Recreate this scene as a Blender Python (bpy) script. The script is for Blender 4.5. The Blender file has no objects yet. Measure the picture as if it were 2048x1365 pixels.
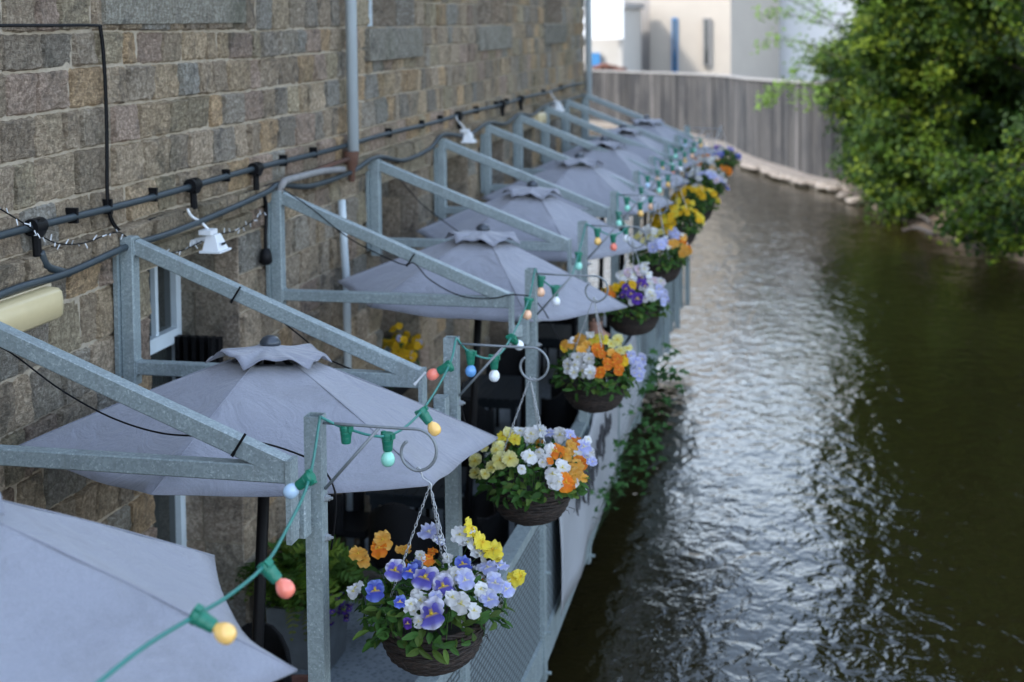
import bpy, bmesh, math, random
from mathutils import Vector, Matrix
import numpy as np
R = math.radians
sc = bpy.context.scene
col = sc.collection
rnd = random.Random(7)

# ------------------------------------------------------------------ camera model (metres, pixels of the 2048 px photo)
F_, PITCH, YAW, ROLL = 2844.036, 0.051, 0.219, -0.010
CAMP = Vector((3.964, -5.528, 0.194)); SY = -495.222
cp, sp, cy_, sy_ = math.cos(PITCH), math.sin(PITCH), math.cos(YAW), math.sin(YAW)
FWD = Vector((-sy_*cp, cy_*cp, -sp)); RT = Vector((cy_, sy_, 0)); UP = RT.cross(FWD)
R2 = RT*math.cos(ROLL)+UP*math.sin(ROLL); U2 = -RT*math.sin(ROLL)+UP*math.cos(ROLL)
def ray(u, v): return (FWD + R2*((u-1024)/F_) - U2*((v-682.5-SY)/F_))
def at(u, v, x=None, y=None, z=None):
    d = ray(u, v); i, t = (0, x) if x is not None else ((1, y) if y is not None else (2, z))
    return CAMP + d*((t-CAMP[i])/d[i])

# ------------------------------------------------------------------ helpers
def tag(o, label=None, cat=None, group=None, kind=None):
    if label: o['label'] = label
    if cat: o['category'] = cat
    if group: o['group'] = group
    if kind: o['kind'] = kind
    return o
def empty(name, loc=(0, 0, 0), label=None, cat=None, group=None):
    o = bpy.data.objects.new(name, None); col.objects.link(o); o.location = loc
    o.empty_display_size = .1
    return tag(o, label, cat, group)
class MB:
    def __init__(s): s.v = []; s.f = []; s.c = []; s.smooth = True
    def add(s, vs, fs, c=(1, 1, 1)):
        b = len(s.v); s.v += [tuple(v) for v in vs]; s.f += [tuple(i+b for i in f) for f in fs]
        if isinstance(c, list): s.c += c
        else: s.c += [c]*len(vs)
        return s
    def box(s, a, b, c=(1, 1, 1), M=None):
        x0, y0, z0 = a; x1, y1, z1 = b
        vs = [Vector(p) for p in ((x0,y0,z0),(x1,y0,z0),(x1,y1,z0),(x0,y1,z0),(x0,y0,z1),(x1,y0,z1),(x1,y1,z1),(x0,y1,z1))]
        if M: vs = [M @ v for v in vs]
        return s.add(vs, [(0,3,2,1),(4,5,6,7),(0,1,5,4),(1,2,6,5),(2,3,7,6),(3,0,4,7)], c)
    def bar(s, p, q, w, h, c=(1, 1, 1), up=(0, 0, 1), bev=0):
        p = Vector(p); q = Vector(q); d = (q-p).normalized(); u = Vector(up)
        if abs(d.dot(u)) > .99: u = Vector((0, 1, 0))
        sd = d.cross(u).normalized(); u = sd.cross(d)
        if bev:
            prof = []
            for sx, sz in ((1,1),(-1,1),(-1,-1),(1,-1)):
                a = (sx*w/2, sz*(h/2-bev)); b = (sx*(w/2-bev), sz*h/2)
                prof += [a, b] if sx*sz > 0 else [b, a]
        else: prof = [(w/2,h/2),(-w/2,h/2),(-w/2,-h/2),(w/2,-h/2)]
        n = len(prof); vs = [e+sd*x+u*z for e in (p, q) for x, z in prof]
        fs = [(i, i+n, (i+1) % n+n, (i+1) % n) for i in range(n)]+[tuple(range(n)), tuple(range(2*n-1, n-1, -1))]
        return s.add(vs, fs, c)
    def tube(s, pts, r, n=8, c=(1, 1, 1), closed=False, caps=True):
        pts = [Vector(p) for p in pts]; m = len(pts); rr = r if isinstance(r, (list, tuple)) else [r]*m
        vs = []; prev = None
        for i, p in enumerate(pts):
            if closed: d = pts[(i+1) % m]-pts[i-1]
            else: d = pts[min(i+1, m-1)]-pts[max(i-1, 0)]
            if d.length < 1e-9: d = Vector((0, 0, 1))
            d.normalize()
            a = prev if prev else (Vector((0, 0, 1)) if abs(d.z) < .9 else Vector((1, 0, 0)))
            a = (a-d*a.dot(d))
            if a.length < 1e-6: a = d.orthogonal()
            a.normalize(); prev = a; b = d.cross(a)
            for k in range(n):
                t = 2*math.pi*k/n; vs.append(p+a*(math.cos(t)*rr[i])+b*(math.sin(t)*rr[i]))
        fs = []
        for i in range(m if closed else m-1):
            j = (i+1) % m
            for k in range(n): fs.append((i*n+k, i*n+(k+1) % n, j*n+(k+1) % n, j*n+k))
        if not closed and caps: fs += [tuple(range(n-1, -1, -1)), tuple(range((m-1)*n, m*n))]
        return s.add(vs, fs, c)
    def lathe(s, prof, o=(0, 0, 0), n=24, c=(1, 1, 1), M=None):
        o = Vector(o); vs = []
        for r, z in prof:
            for k in range(n):
                t = 2*math.pi*k/n; v = Vector((r*math.cos(t), r*math.sin(t), z))
                vs.append((M @ v if M else v)+o)
        m = len(prof); fs = [(i*n+k, i*n+(k+1) % n, (i+1)*n+(k+1) % n, (i+1)*n+k) for i in range(m-1) for k in range(n)]
        return s.add(vs, fs, c)
    def mesh(s, name, mat, smooth=None):
        me = bpy.data.meshes.new(name); me.from_pydata(s.v, [], s.f)
        if mat: me.materials.append(mat)
        a = me.color_attributes.new('col', 'FLOAT_COLOR', 'POINT')
        a.data.foreach_set('color', np.array([(x[0], x[1], x[2], 1.) for x in s.c], dtype=np.float32).ravel())
        if smooth: me.shade_smooth()
        me.update(); return me
    def build(s, name, mat, parent=None, smooth=False, auto=None):
        me = s.mesh(name, mat, smooth); o = bpy.data.objects.new(name, me); col.objects.link(o)
        if auto: me.shade_smooth(); me.set_sharp_from_angle(angle=R(auto))
        if parent: o.parent = parent; o.matrix_parent_inverse = Matrix.Translation(-parent.location)
        return o
def link(name, me, parent=None, M=None):
    o = bpy.data.objects.new(name, me); col.objects.link(o)
    if parent: o.parent = parent
    if M is not None: o.matrix_local = M
    return o
def ftop(y): return -1.93-.021*(max(y, 40)-42) if y < 66 else -2.43
def catmull(pts, n=8):
    P = [Vector(p) for p in pts]; P = [P[0]*2-P[1]]+P+[P[-1]*2-P[-2]]; out = []
    for i in range(1, len(P)-2):
        for k in range(n):
            t = k/n; a, b, c_, d = P[i-1:i+3]
            out.append(.5*((2*b)+(c_-a)*t+(2*a-5*b+4*c_-d)*t*t+(3*b-a-3*c_+d)*t**3))
    return out+[P[-2]]

# ------------------------------------------------------------------ materials
def nmat(name):
    m = bpy.data.materials.new(name); m.use_nodes = True; nt = m.node_tree
    b = nt.nodes['Principled BSDF']; return m, nt, b
def N(nt, t, **k):
    n = nt.nodes.new(t)
    for a, v in k.items():
        if a in n.inputs: n.inputs[a].default_value = v
        else: setattr(n, a, v)
    return n
def mixc(nt, a, b, f, mode='MIX'):
    m = N(nt, 'ShaderNodeMix', data_type='RGBA', blend_type=mode)
    for i, x in ((6, a), (7, b), (0, f)):
        if hasattr(x, 'is_output') or isinstance(x, bpy.types.NodeSocket): nt.links.new(x, m.inputs[i])
        else: m.inputs[i].default_value = (*x, 1) if isinstance(x, tuple) and len(x) == 3 else x
    return m.outputs[2]
def noise(nt, scale, detail=4, rough=.6, vec=None, dist=0):
    n = N(nt, 'ShaderNodeTexNoise'); n.inputs['Scale'].default_value = scale; n.inputs['Detail'].default_value = detail
    n.inputs['Roughness'].default_value = rough; n.inputs['Distortion'].default_value = dist
    if vec: nt.links.new(vec, n.inputs['Vector'])
    return n.outputs['Fac']
def ramp(nt, x, a, b, c0=(0, 0, 0), c1=(1, 1, 1)):
    r = N(nt, 'ShaderNodeValToRGB'); r.color_ramp.elements[0].position = a; r.color_ramp.elements[1].position = b
    r.color_ramp.elements[0].color = (*c0, 1); r.color_ramp.elements[1].color = (*c1, 1); nt.links.new(x, r.inputs[0]); return r.outputs[0]
def geo(nt, scale=(1, 1, 1), obj=False):
    g = N(nt, 'ShaderNodeTexCoord'); m = N(nt, 'ShaderNodeMapping'); m.inputs['Scale'].default_value = scale
    if obj: nt.links.new(g.outputs['Object'], m.inputs[0])
    else:
        gg = N(nt, 'ShaderNodeNewGeometry'); nt.links.new(gg.outputs['Position'], m.inputs[0])
    return m.outputs[0]
def bump(nt, b, h, s=.3, d=.02):
    n = N(nt, 'ShaderNodeBump'); n.inputs['Strength'].default_value = s; n.inputs['Distance'].default_value = d
    nt.links.new(h, n.inputs['Height']); nt.links.new(n.outputs[0], b.inputs['Normal']); return n
def attr(nt):
    a = N(nt, 'ShaderNodeAttribute'); a.attribute_name = 'col'; return a.outputs['Color']
def simple(name, c, rough=.6, metal=0, var=.25, scale=30, bs=.1, bd=.003, useattr=False, obj=True):
    m, nt, b = nmat(name); v = geo(nt, obj=obj)
    n = noise(nt, scale, 5, .6, v)
    lo = tuple(x*(1-var) for x in c); hi = tuple(min(1, x*(1+var)) for x in c)
    cc = mixc(nt, lo, hi, n)
    if useattr: cc = mixc(nt, cc, attr(nt), 1.0, 'MULTIPLY')
    nt.links.new(cc, b.inputs['Base Color']); b.inputs['Roughness'].default_value = rough; b.inputs['Metallic'].default_value = metal
    if bs: bump(nt, b, n, bs, bd)
    return m
M = {}
def mk():
    # stonework: colour of each stone in the attribute, weathering, tooling and painted pit shade in noise
    m, nt, b = nmat('stone'); v = geo(nt)
    big = noise(nt, 1.3, 3, .6, v); fine = noise(nt, 38, 6, .7, v, .6); mid = noise(nt, 9, 5, .65, v, 1.)
    c = attr(nt)
    c = mixc(nt, c, mixc(nt, c, (.52, .49, .46), 1., 'MULTIPLY'), ramp(nt, fine, .40, .56))  # fine noise paints dark pits into the colour: relief shade plus dirt
    c = mixc(nt, c, (.235, .19, .12), ramp(nt, mid, .55, .8, (0, 0, 0), (.45, .45, .45)))
    c = mixc(nt, c, (.055, .05, .042), ramp(nt, noise(nt, 3.1, 6, .75, v, 1.5), .50, .68, (0, 0, 0), (.7, .7, .7)))
    c = mixc(nt, c, (.10, .11, .05), ramp(nt, big, .52, .78, (0, 0, 0), (.4, .4, .4)))
    nt.links.new(c, b.inputs['Base Color']); b.inputs['Roughness'].default_value = .93
    h = N(nt, 'ShaderNodeMath', operation='ADD'); nt.links.new(fine, h.inputs[0])
    v2 = geo(nt, (1, 1, 3.2)); m2 = N(nt, 'ShaderNodeMath', operation='MULTIPLY'); m2.inputs[1].default_value = 1.6
    nt.links.new(noise(nt, 13, 6, .7, v2, 1.8), m2.inputs[0]); nt.links.new(m2.outputs[0], h.inputs[1])
    bump(nt, b, h.outputs[0], 1., .035); M['stone'] = m
    M['mortar'] = simple('mortar', (.36, .305, .23), .95, 0, .35, 26, .8, .01, obj=False)
    # galvanised steel
    m, nt, b = nmat('galvanised'); v = geo(nt, obj=True)
    vo = N(nt, 'ShaderNodeTexVoronoi'); vo.inputs['Scale'].default_value = 105; nt.links.new(v, vo.inputs['Vector'])
    sep = N(nt, 'ShaderNodeSeparateColor'); nt.links.new(vo.outputs['Color'], sep.inputs[0])
    c = mixc(nt, (.20, .245, .255), (.29, .345, .355), sep.outputs[0])
    c = mixc(nt, c, (.46, .52, .54), ramp(nt, noise(nt, 60, 4, .7, v), .58, .66, (0, 0, 0), (.8, .8, .8)))
    c = mixc(nt, c, (.14, .165, .17), ramp(nt, noise(nt, 5, 6, .7, v), .5, .75, (0, 0, 0), (.55, .55, .55)))
    c = mixc(nt, c, (.17, .19, .185), ramp(nt, noise(nt, 16, 4, .6, geo(nt, (1, 1, .12), True)), .56, .72, (0, 0, 0), (.45, .45, .45)))
    nt.links.new(c, b.inputs['Base Color']); b.inputs['Metallic'].default_value = .25; b.inputs['Roughness'].default_value = .5
    nt.links.new(ramp(nt, noise(nt, 12, 4, .6, v), .3, .7, (.38, .38, .38), (.62, .62, .62)), b.inputs['Roughness'])
    bump(nt, b, noise(nt, 70, 3, .6, v), .12, .002); M['galv'] = m
    # parasol cloth
    m, nt, b = nmat('canvas'); v = geo(nt, obj=True)
    c = mixc(nt, (.226, .236, .282), (.266, .276, .322), noise(nt, 2.2, 4, .6, v))
    c = mixc(nt, c, mixc(nt, c, (.8, .8, .8), 1., 'MULTIPLY'), ramp(nt, noise(nt, 300, 2, .5, v), .45, .6))
    c = mixc(nt, c, attr(nt), 1., 'MULTIPLY')
    c = mixc(nt, c, mixc(nt, c, (.80, .79, .76), 1., 'MULTIPLY'), ramp(nt, noise(nt, 1.7, 7, .72, v, 1.3), .50, .72, (0, 0, 0), (.8, .8, .8)))
    nt.links.new(c, b.inputs['Base Color']); b.inputs['Roughness'].default_value = .85
    b.inputs['Sheen Weight'].default_value = .25
    h = N(nt, 'ShaderNodeMath', operation='MULTIPLY_ADD'); h.inputs[1].default_value = .06
    nt.links.new(noise(nt, 320, 2, .5, v), h.inputs[0]); nt.links.new(noise(nt, 3.5, 4, .6, geo(nt, (1, 1, 1), True), 1.2), h.inputs[2])
    bump(nt, b, h.outputs[0], .55, .045); M['canvas'] = m
    M['black'] = simple('black_plastic', (.007, .007, .008), .45)
    M['blackrubber'] = simple('dark_pipe', (.022, .033, .04), .45, 0, .3, 18)
    m, nt, b = nmat('rattan'); v = geo(nt, obj=True)
    w = N(nt, 'ShaderNodeTexWave'); w.inputs['Scale'].default_value = 40; w.inputs['Distortion'].default_value = 1; w.bands_direction = 'Z'; nt.links.new(v, w.inputs['Vector'])
    nt.links.new(mixc(nt, (.003, .003, .0035), (.013, .013, .014), w.outputs['Fac']), b.inputs['Base Color']); b.inputs['Roughness'].default_value = .45
    bump(nt, b, w.outputs['Fac'], .6, .006); M['rattan'] = m
    m, nt, b = nmat('wicker'); v = geo(nt, obj=True)
    c = mixc(nt, (.006, .004, .003), (.036, .022, .016), ramp(nt, noise(nt, 45, 5, .7, v), .35, .7))
    nt.links.new(mixc(nt, c, attr(nt), 1., 'MULTIPLY'), b.inputs['Base Color']); b.inputs['Roughness'].default_value = .7
    bump(nt, b, noise(nt, 150, 3, .6, v), .4, .003); M['wicker'] = m
    # petals and leaves: colour from the attribute, some light passing through
    for nm, tr, rg in (('petal', .35, .6), ('leaf', .4, .62)):
        m, nt, b = nmat(nm); v = geo(nt, obj=True); a = attr(nt)
        c = mixc(nt, a, mixc(nt, a, (.72, .72, .72), 1., 'MULTIPLY'), noise(nt, 60 if nm == 'petal' else 12, 3, .6, v))
        if nm == 'petal':
            oi = N(nt, 'ShaderNodeObjectInfo'); c = mixc(nt, c, ramp(nt, oi.outputs['Random'], 0, 1, (.70, .68, .66), (1.08, 1.08, 1.08)), 1., 'MULTIPLY')
        nt.links.new(c, b.inputs['Base Color']); b.inputs['Roughness'].default_value = rg; b.inputs['Specular IOR Level'].default_value = .25
        t = N(nt, 'ShaderNodeBsdfTranslucent'); nt.links.new(c, t.inputs[0]); mx = N(nt, 'ShaderNodeMixShader'); mx.inputs[0].default_value = tr
        nt.links.new(b.outputs[0], mx.inputs[1]); nt.links.new(t.outputs[0], mx.inputs[2])
        nt.links.new(mx.outputs[0], nt.nodes['Material Output'].inputs[0]); M[nm] = m
    M['bark'] = simple('bark', (.04, .032, .025), .9, 0, .5, 9, .8, .03)
    M['stemgreen'] = simple('green_stem', (.03, .06, .02), .7)
    M['green_plastic'] = simple('green_plastic', (.008, .155, .095), .38, 0, .15, 20)
    M['green_cable'] = simple('green_cable', (.03, .20, .17), .45, 0, .15, 20)
    M['metalgrey'] = simple('wrought_grey', (.20, .22, .235), .5, .3, .3, 40)
    M['chain'] = simple('chain_steel', (.42, .44, .46), .35, .7, .2, 60)
    M['white'] = simple('white_plastic', (.66, .68, .70), .45, 0, .08, 8)
    M['pipewhite'] = simple('painted_pipe', (.46, .52, .55), .5, 0, .12, 4, obj=False)
    M['bluewhite'] = simple('frame_paint', (.56, .64, .69), .55, 0, .18, 6, obj=False)
    M['cream'] = simple('yellowed_plastic', (.50, .41, .23), .35, 0, .15, 7)
    M['creamback'] = simple('cream_casing', (.50, .44, .33), .5, 0, .15, 7)
    M['planter'] = simple('concrete_planter', (.17, .185, .19), .85, 0, .35, 9, .4, .008)
    M['rust'] = simple('rusty_iron', (.085, .038, .022), .85, 0, .5, 20, .5, .01, obj=False)
    M['lagging'] = simple('grey_lagging', (.21, .205, .20), .85, 0, .35, 14, .6, .01, obj=False)
    M['terracotta'] = simple('brown_wicker_pot', (.13, .05, .03), .7, 0, .4, 30)
    m, nt, b = nmat('glass_dark'); b.inputs['Base Color'].default_value = (.02, .026, .03, 1); b.inputs['Roughness'].default_value = .06
    nt.links.new(mixc(nt, (.012, .016, .018), (.05, .055, .05), noise(nt, 3, 3, .6, geo(nt))), b.inputs['Base Color']); M['glass'] = m
    # deck plate
    m, nt, b = nmat('deck_plate'); v = geo(nt); br = N(nt, 'ShaderNodeTexVoronoi'); br.inputs['Scale'].default_value = 26; nt.links.new(v, br.inputs['Vector'])
    c = mixc(nt, (.12, .15, .17), (.24, .275, .30), ramp(nt, br.outputs['Distance'], .15, .5))
    c = mixc(nt, c, (.07, .08, .085), ramp(nt, noise(nt, 2.2, 5, .7, v), .5, .75, (0, 0, 0), (.5, .5, .5)))
    nt.links.new(c, b.inputs['Base Color']); b.inputs['Roughness'].default_value = .6; bump(nt, b, br.outputs['Distance'], .5, .01); M['deck'] = m
    # expanded metal mesh
    m, nt, b = nmat('perforated'); v = geo(nt, (1, 18, 30))
    mp = N(nt, 'ShaderNodeMapping'); tc = N(nt, 'ShaderNodeNewGeometry'); sx = N(nt, 'ShaderNodeSeparateXYZ'); cx = N(nt, 'ShaderNodeCombineXYZ')
    nt.links.new(tc.outputs['Position'], sx.inputs[0]); nt.links.new(sx.outputs[1], cx.inputs[0]); nt.links.new(sx.outputs[2], cx.inputs[1])
    bk = N(nt, 'ShaderNodeTexBrick'); bk.inputs['Scale'].default_value = 1; bk.inputs['Brick Width'].default_value = .095; bk.inputs['Row Height'].default_value = .036
    bk.inputs['Mortar Size'].default_value = .009; bk.inputs['Mortar Smooth'].default_value = .6; nt.links.new(cx.outputs[0], bk.inputs['Vector'])
    c = mixc(nt, (.22, .265, .285), (.055, .068, .075), bk.outputs['Fac'])
    nt.links.new(c, b.inputs['Base Color']); b.inputs['Metallic'].default_value = .3; b.inputs['Roughness'].default_value = .5
    tr = N(nt, 'ShaderNodeBsdfTransparent'); mx = N(nt, 'ShaderNodeMixShader')
    nt.links.new(ramp(nt, bk.outputs['Fac'], .15, .5, (1, 1, 1), (.8, .8, .8)), mx.inputs[0])
    nt.links.new(tr.outputs[0], mx.inputs[1]); nt.links.new(b.outputs[0], mx.inputs[2]); nt.links.new(mx.outputs[0], nt.nodes['Material Output'].inputs[0])
    bump(nt, b, bk.outputs['Fac'], .8, .006); M['perf'] = m
    M['banner'] = simple('banner_cloth', (.29, .30, .32), .7, 0, .12, 3, .3, .02, obj=False)
    M['ink'] = simple('banner_ink', (.03, .03, .035), .7)
    # water
    m, nt, b = nmat('river_water'); b.inputs['Base Color'].default_value = (.017, .0135, .0045, 1); b.inputs['Roughness'].default_value = .04; b.inputs['IOR'].default_value = 1.333
    v1 = geo(nt, (1, .75, 1)); v2 = geo(nt, (1.0, .5, 1))
    a = noise(nt, 4.3, 2, .45, v1, .5); c2 = noise(nt, 1.2, 2, .45, v2, .3)
    h = N(nt, 'ShaderNodeMath', operation='MULTIPLY_ADD'); h.inputs[1].default_value = 1.6; nt.links.new(c2, h.inputs[0]); nt.links.new(a, h.inputs[2])
    h3 = N(nt, 'ShaderNodeMath', operation='MULTIPLY_ADD'); h3.inputs[1].default_value = .22; nt.links.new(noise(nt, 13, 2, .5, v1, .4), h3.inputs[0]); nt.links.new(h.outputs[0], h3.inputs[2])
    bn = bump(nt, b, h3.outputs[0], 1., .022); M['water'] = m
    # ground, bank
    M['earth'] = simple('bank_earth', (.075, .055, .038), .95, 0, .5, 3, .7, .05, obj=False)
    M['grass'] = simple('rough_grass', (.06, .085, .03), .95, 0, .5, 2, .6, .05, obj=False)
    # weathered board wall: vertical streaks
    m, nt, b = nmat('weathered_boards'); v = geo(nt, (2.2, 2.2, .10)); v2 = geo(nt, (1., 1., .35))
    c = mixc(nt, (.015, .015, .015), (.085, .078, .071), ramp(nt, noise(nt, 1.6, 5, .7, v), .32, .66))
    c = mixc(nt, c, attr(nt), 1., 'MULTIPLY')
    c = mixc(nt, c, (.012, .013, .015), ramp(nt, noise(nt, .8, 5, .7, v2), .46, .62, (0, 0, 0), (.85, .85, .85)))
    nt.links.new(c, b.inputs['Base Color']); b.inputs['Roughness'].default_value = .95; M['boards'] = m
    for nm, c, v_ in (('render_cream', (.36, .325, .28), .10), ('render_grey', (.24, .23, .22), .2), ('render_white', (.62, .63, .64), .05), ('render_beige', (.38, .36, .33), .12)):
        M[nm] = simple(nm, c, .9, 0, v_, .8, .2, .02, obj=False)
    M['bluepaint'] = simple('blue_paint', (.03, .16, .36), .5, 0, .1, 3)
    M['rock'] = simple('pale_rock', (.19, .165, .14), .9, 0, .45, 4, .8, .06)
    M['skin'] = simple('skin', (.40, .22, .16), .55, 0, .1, 20)
    M['navy'] = simple('navy_cloth', (.02, .028, .045), .85, 0, .3, 30)
    M['tabletop'] = simple('dark_slats', (.016, .02, .024), .5, 0, .3, 20)
    M['parasolmetal'] = simple('finial', (.05, .06, .075), .3, .3, .1, 20)
    M['red'] = simple('red_plastic', (.35, .03, .02), .5)
mk()
for k_ in ('black', 'rattan', 'tabletop'): M[k_].node_tree.nodes['Principled BSDF'].inputs['Specular IOR Level'].default_value = .12
def bulbmat(name, c):
    m, nt, b = nmat(name); v = geo(nt, obj=True)
    nt.links.new(mixc(nt, c, tuple(min(1, x*1.15+.04) for x in c), noise(nt, 25, 2, .5, v)), b.inputs['Base Color'])
    b.inputs['Roughness'].default_value = .25; b.inputs['Subsurface Weight'].default_value = .3; b.inputs['Subsurface Radius'].default_value = (.01, .01, .01)
    b.inputs['Coat Weight'].default_value = .3; return m
BULB = {'salmon': bulbmat('bulb_salmon', (.80, .20, .13)), 'amber': bulbmat('bulb_amber', (.82, .50, .14)), 'peach': bulbmat('bulb_peach', (.80, .48, .30)),
        'white': bulbmat('bulb_white', (.72, .76, .80)), 'blue': bulbmat('bulb_blue', (.12, .33, .66)), 'mint': bulbmat('bulb_mint', (.28, .66, .54)), 'paleblue': bulbmat('bulb_pale_blue', (.42, .58, .74))}

YK = [.174, 2.0, 4.277, 6.61, 8.856, 10.9, 12.698, 14.538, 16.172, 18.0]      # frame planes along the terrace
DECK = -4.41; WATER = -5.3; WX = -.1

# ------------------------------------------------------------------ setting: ground, river, banks
g = MB(); g.box((-400, -120, -6.6), (400, 900, -6.4)); tag(g.build('ground', M['earth']), kind='structure')
w = MB()
NX, NY = 2, 2
w.add([(-14, -60, WATER), (16, -60, WATER), (16, 80, WATER), (-14, 80, WATER)], [(0, 1, 2, 3)])
tag(w.build('river_water', M['water']), kind='structure')
FENCE = [(-16, 71), (-8.2, 68), (-4.6, 64.4), (-.9, 57.2), (1.06, 49.6), (2.67, 45.1), (3.9, 42), (6.4, 39.5), (10, 37)]
fc = catmull([(x, y, 0) for x, y in FENCE], 10)
# land behind the board wall and the right bank
b = MB(); far = [Vector((p.x, p.y+.35, -4.3)) for p in fc]
vs = []; 
for p in far: vs.append(p); vs.append(Vector((p.x*1.0-6 if p.x < 0 else p.x, 400, -4.3)))
b.add(vs, [(2*i, 2*i+2, 2*i+3, 2*i+1) for i in range(len(far)-1)])
tag(b.build('yard_ground', M['earth']), kind='structure')
bank = [(3.3, 43.2), (3.75, 41.9), (4.7, 38.3), (5.6, 35), (6.9, 30.8), (8.3, 27.5), (9.2, 22), (9.8, 15), (10.3, 8), (10.6, 0), (10.8, -20), (11, -60)]
bc = catmull([(x, y, 0) for x, y in bank], 6); b = MB(); vs = []; rows = [(-.5, -5.9), (0, -5.32), (.45, -4.95), (1.2, -4.5), (3, -3.9), (9, -3.2), (60, -2.5), (300, -2.4)]
for p in bc:
    for dx, z in rows:
        j = rnd.uniform(-.15, .15) if dx < 9 else 0
        vs.append((p.x+dx+j, p.y+dx*.25+j, z+j*.6))
n = len(rows); b.add(vs, [(i*n+k, i*n+k+1, (i+1)*n+k+1, (i+1)*n+k) for i in range(len(bc)-1) for k in range(n-1)])
tag(b.build('river_bank', M['earth']), kind='structure')

# ------------------------------------------------------------------ board wall on the far bank
bw = empty('board_wall', (0, 50, 0), 'long weathered grey wall of upright boards curving along the far bank', 'wall')
b = MB(); L = 0; fc2 = catmull([(x, y, 0) for x, y in FENCE], 60)
acc = 0; pts = [fc2[0]]
for a_, c_ in zip(fc2, fc2[1:]):
    acc += (c_-a_).length
    if acc > .26: pts.append(c_); acc = 0
for p, q in zip(pts, pts[1:]):
    d = (q-p); t = d.normalized(); nrm = Vector((t.y, -t.x, 0)); o = rnd.uniform(0, .035); k = rnd.choice((.6, .8, 1, 1.1, 1.5, 1.0)); k *= rnd.uniform(.85, 1.15)
    p1 = p+t*.012+nrm*o; q1 = q-t*.012+nrm*o; th = -nrm*.06; zt_ = ftop(p.y)-.06
    b.add([p1+Vector((0,0,-5.2)), q1+Vector((0,0,-5.2)), q1+th+Vector((0,0,-5.2)), p1+th+Vector((0,0,-5.2)), p1+Vector((0,0,zt_)), q1+Vector((0,0,zt_)), q1+th+Vector((0,0,zt_)), p1+th+Vector((0,0,zt_))],
          [(0,1,5,4),(3,7,6,2),(4,5,6,7),(0,4,7,3),(1,2,6,5)], (k, k, k*1.02))
b.build('board_face', M['boards'], bw)
b = MB(); cap = [Vector((p.x, p.y+.05, ftop(p.y)-.02)) for p in fc]
for p, q in zip(cap, cap[1:]): b.bar(p, q, .22, .08)
b.build('capping', M['render_grey'], bw)
b = MB()
for p, q in zip(fc, fc[1:]):
    t = (q-p).normalized(); nrm = Vector((t.y, -t.x, 0)); p_ = p+nrm*.35; q_ = q+nrm*.35
    b.bar(Vector((p_.x, p_.y, -5.22)), Vector((q_.x, q_.y, -5.22)), .75, .32)
b.build('footing', M['rock'], bw)
# pale rocks at its foot
rocks = []
for k in range(4):
    bm = bmesh.new(); bmesh.ops.create_icosphere(bm, subdivisions=2, radius=.3)
    r3 = random.Random(k)
    for v in bm.verts:
        v.co *= 1+r3.uniform(-.22, .22); v.co.z *= .6
    me = bpy.data.meshes.new('rock'); bm.to_mesh(me); bm.free(); me.materials.append(M['rock']); me.shade_smooth(); rocks.append(me)
k = 0
for i in range(18, len(fc)-14, 1):
    p, q = fc[i], fc[i+1]; t = (q-p).normalized(); nrm = Vector((t.y, -t.x, 0))
    pp = p+nrm*rnd.uniform(.55, .9); s = rnd.uniform(.5, 1.1)
    o = link('rock', rocks[k % 4]); o.location = (pp.x, pp.y, WATER+.12); o.rotation_euler = (0, 0, rnd.uniform(0, 6)); o.scale = (s*1.3, s*1.1, s*.7)
    tag(o, 'pale rock in the row along the foot of the board wall', 'rock', 'rocks at the foot of the board wall'); k += 1
for (u, v, s) in ((1648, 372, 1.1), (1668, 378, .9), (1690, 392, .8), (1712, 402, 1.)):
    p = at(u, v, z=WATER+.1); o = link('rock', rocks[k % 4]); o.location = p; o.scale = (s, s, s*.8); k += 1
    tag(o, 'pale rock where the board wall meets the wooded bank', 'rock', 'rocks at the corner of the wooded bank')
for lab, pts in (('brown broken log leaning on the wooded bank', [(1738, 408), (1755, 395), (1762, 382)]),
                 ('thin brown branch lying across the bank under the trees', [(1832, 430), (1850, 436), (1862, 446)]),
                 ('forked dead branch lying at the water edge below the trees', [(1805, 462), (1835, 456), (1870, 470)])):
    m_ = MB(); P = [at(u, v, z=-5.0+.1*i) for i, (u, v) in enumerate(pts)]; m_.tube(catmull(P, 4), (.10 if 'log' in lab else .05), 7)
    tag(m_.build('driftwood', M['bark'], smooth=True), lab, 'log' if 'log' in lab else 'branch')

# ------------------------------------------------------------------ far buildings
def prism(mb, fp, z0, z1, c=(1, 1, 1)):
    n = len(fp); vs = [(x, y, z0) for x, y in fp]+[(x, y, z1) for x, y in fp]
    mb.add(vs, [(i, (i+1) % n, (i+1) % n+n, i+n) for i in range(n)]+[tuple(range(n, 2*n))], c)
def far_building(name, fp, z1, mat, label, z0=-4.6):
    e = empty(name, (fp[0][0], fp[0][1], z0), label, 'building'); m_ = MB(); prism(m_, fp, z0, z1); m_.build('wall', M[mat], e)
    m_ = MB(); cx = sum(p[0] for p in fp)/len(fp); cyy = sum(p[1] for p in fp)/len(fp)
    prism(m_, [(cx+(x-cx)*1.03, cyy+(y-cyy)*1.03) for x, y in fp], z1+.003, z1+.35); m_.build('roof', M['render_grey'], e); return e
e = far_building('cream_building', [(-7.75, 90), (-2.3, 89), (.6, 97), (-5, 102)], 13, 'render_cream', 'tall cream rendered building with a narrow blue door strip')
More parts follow.
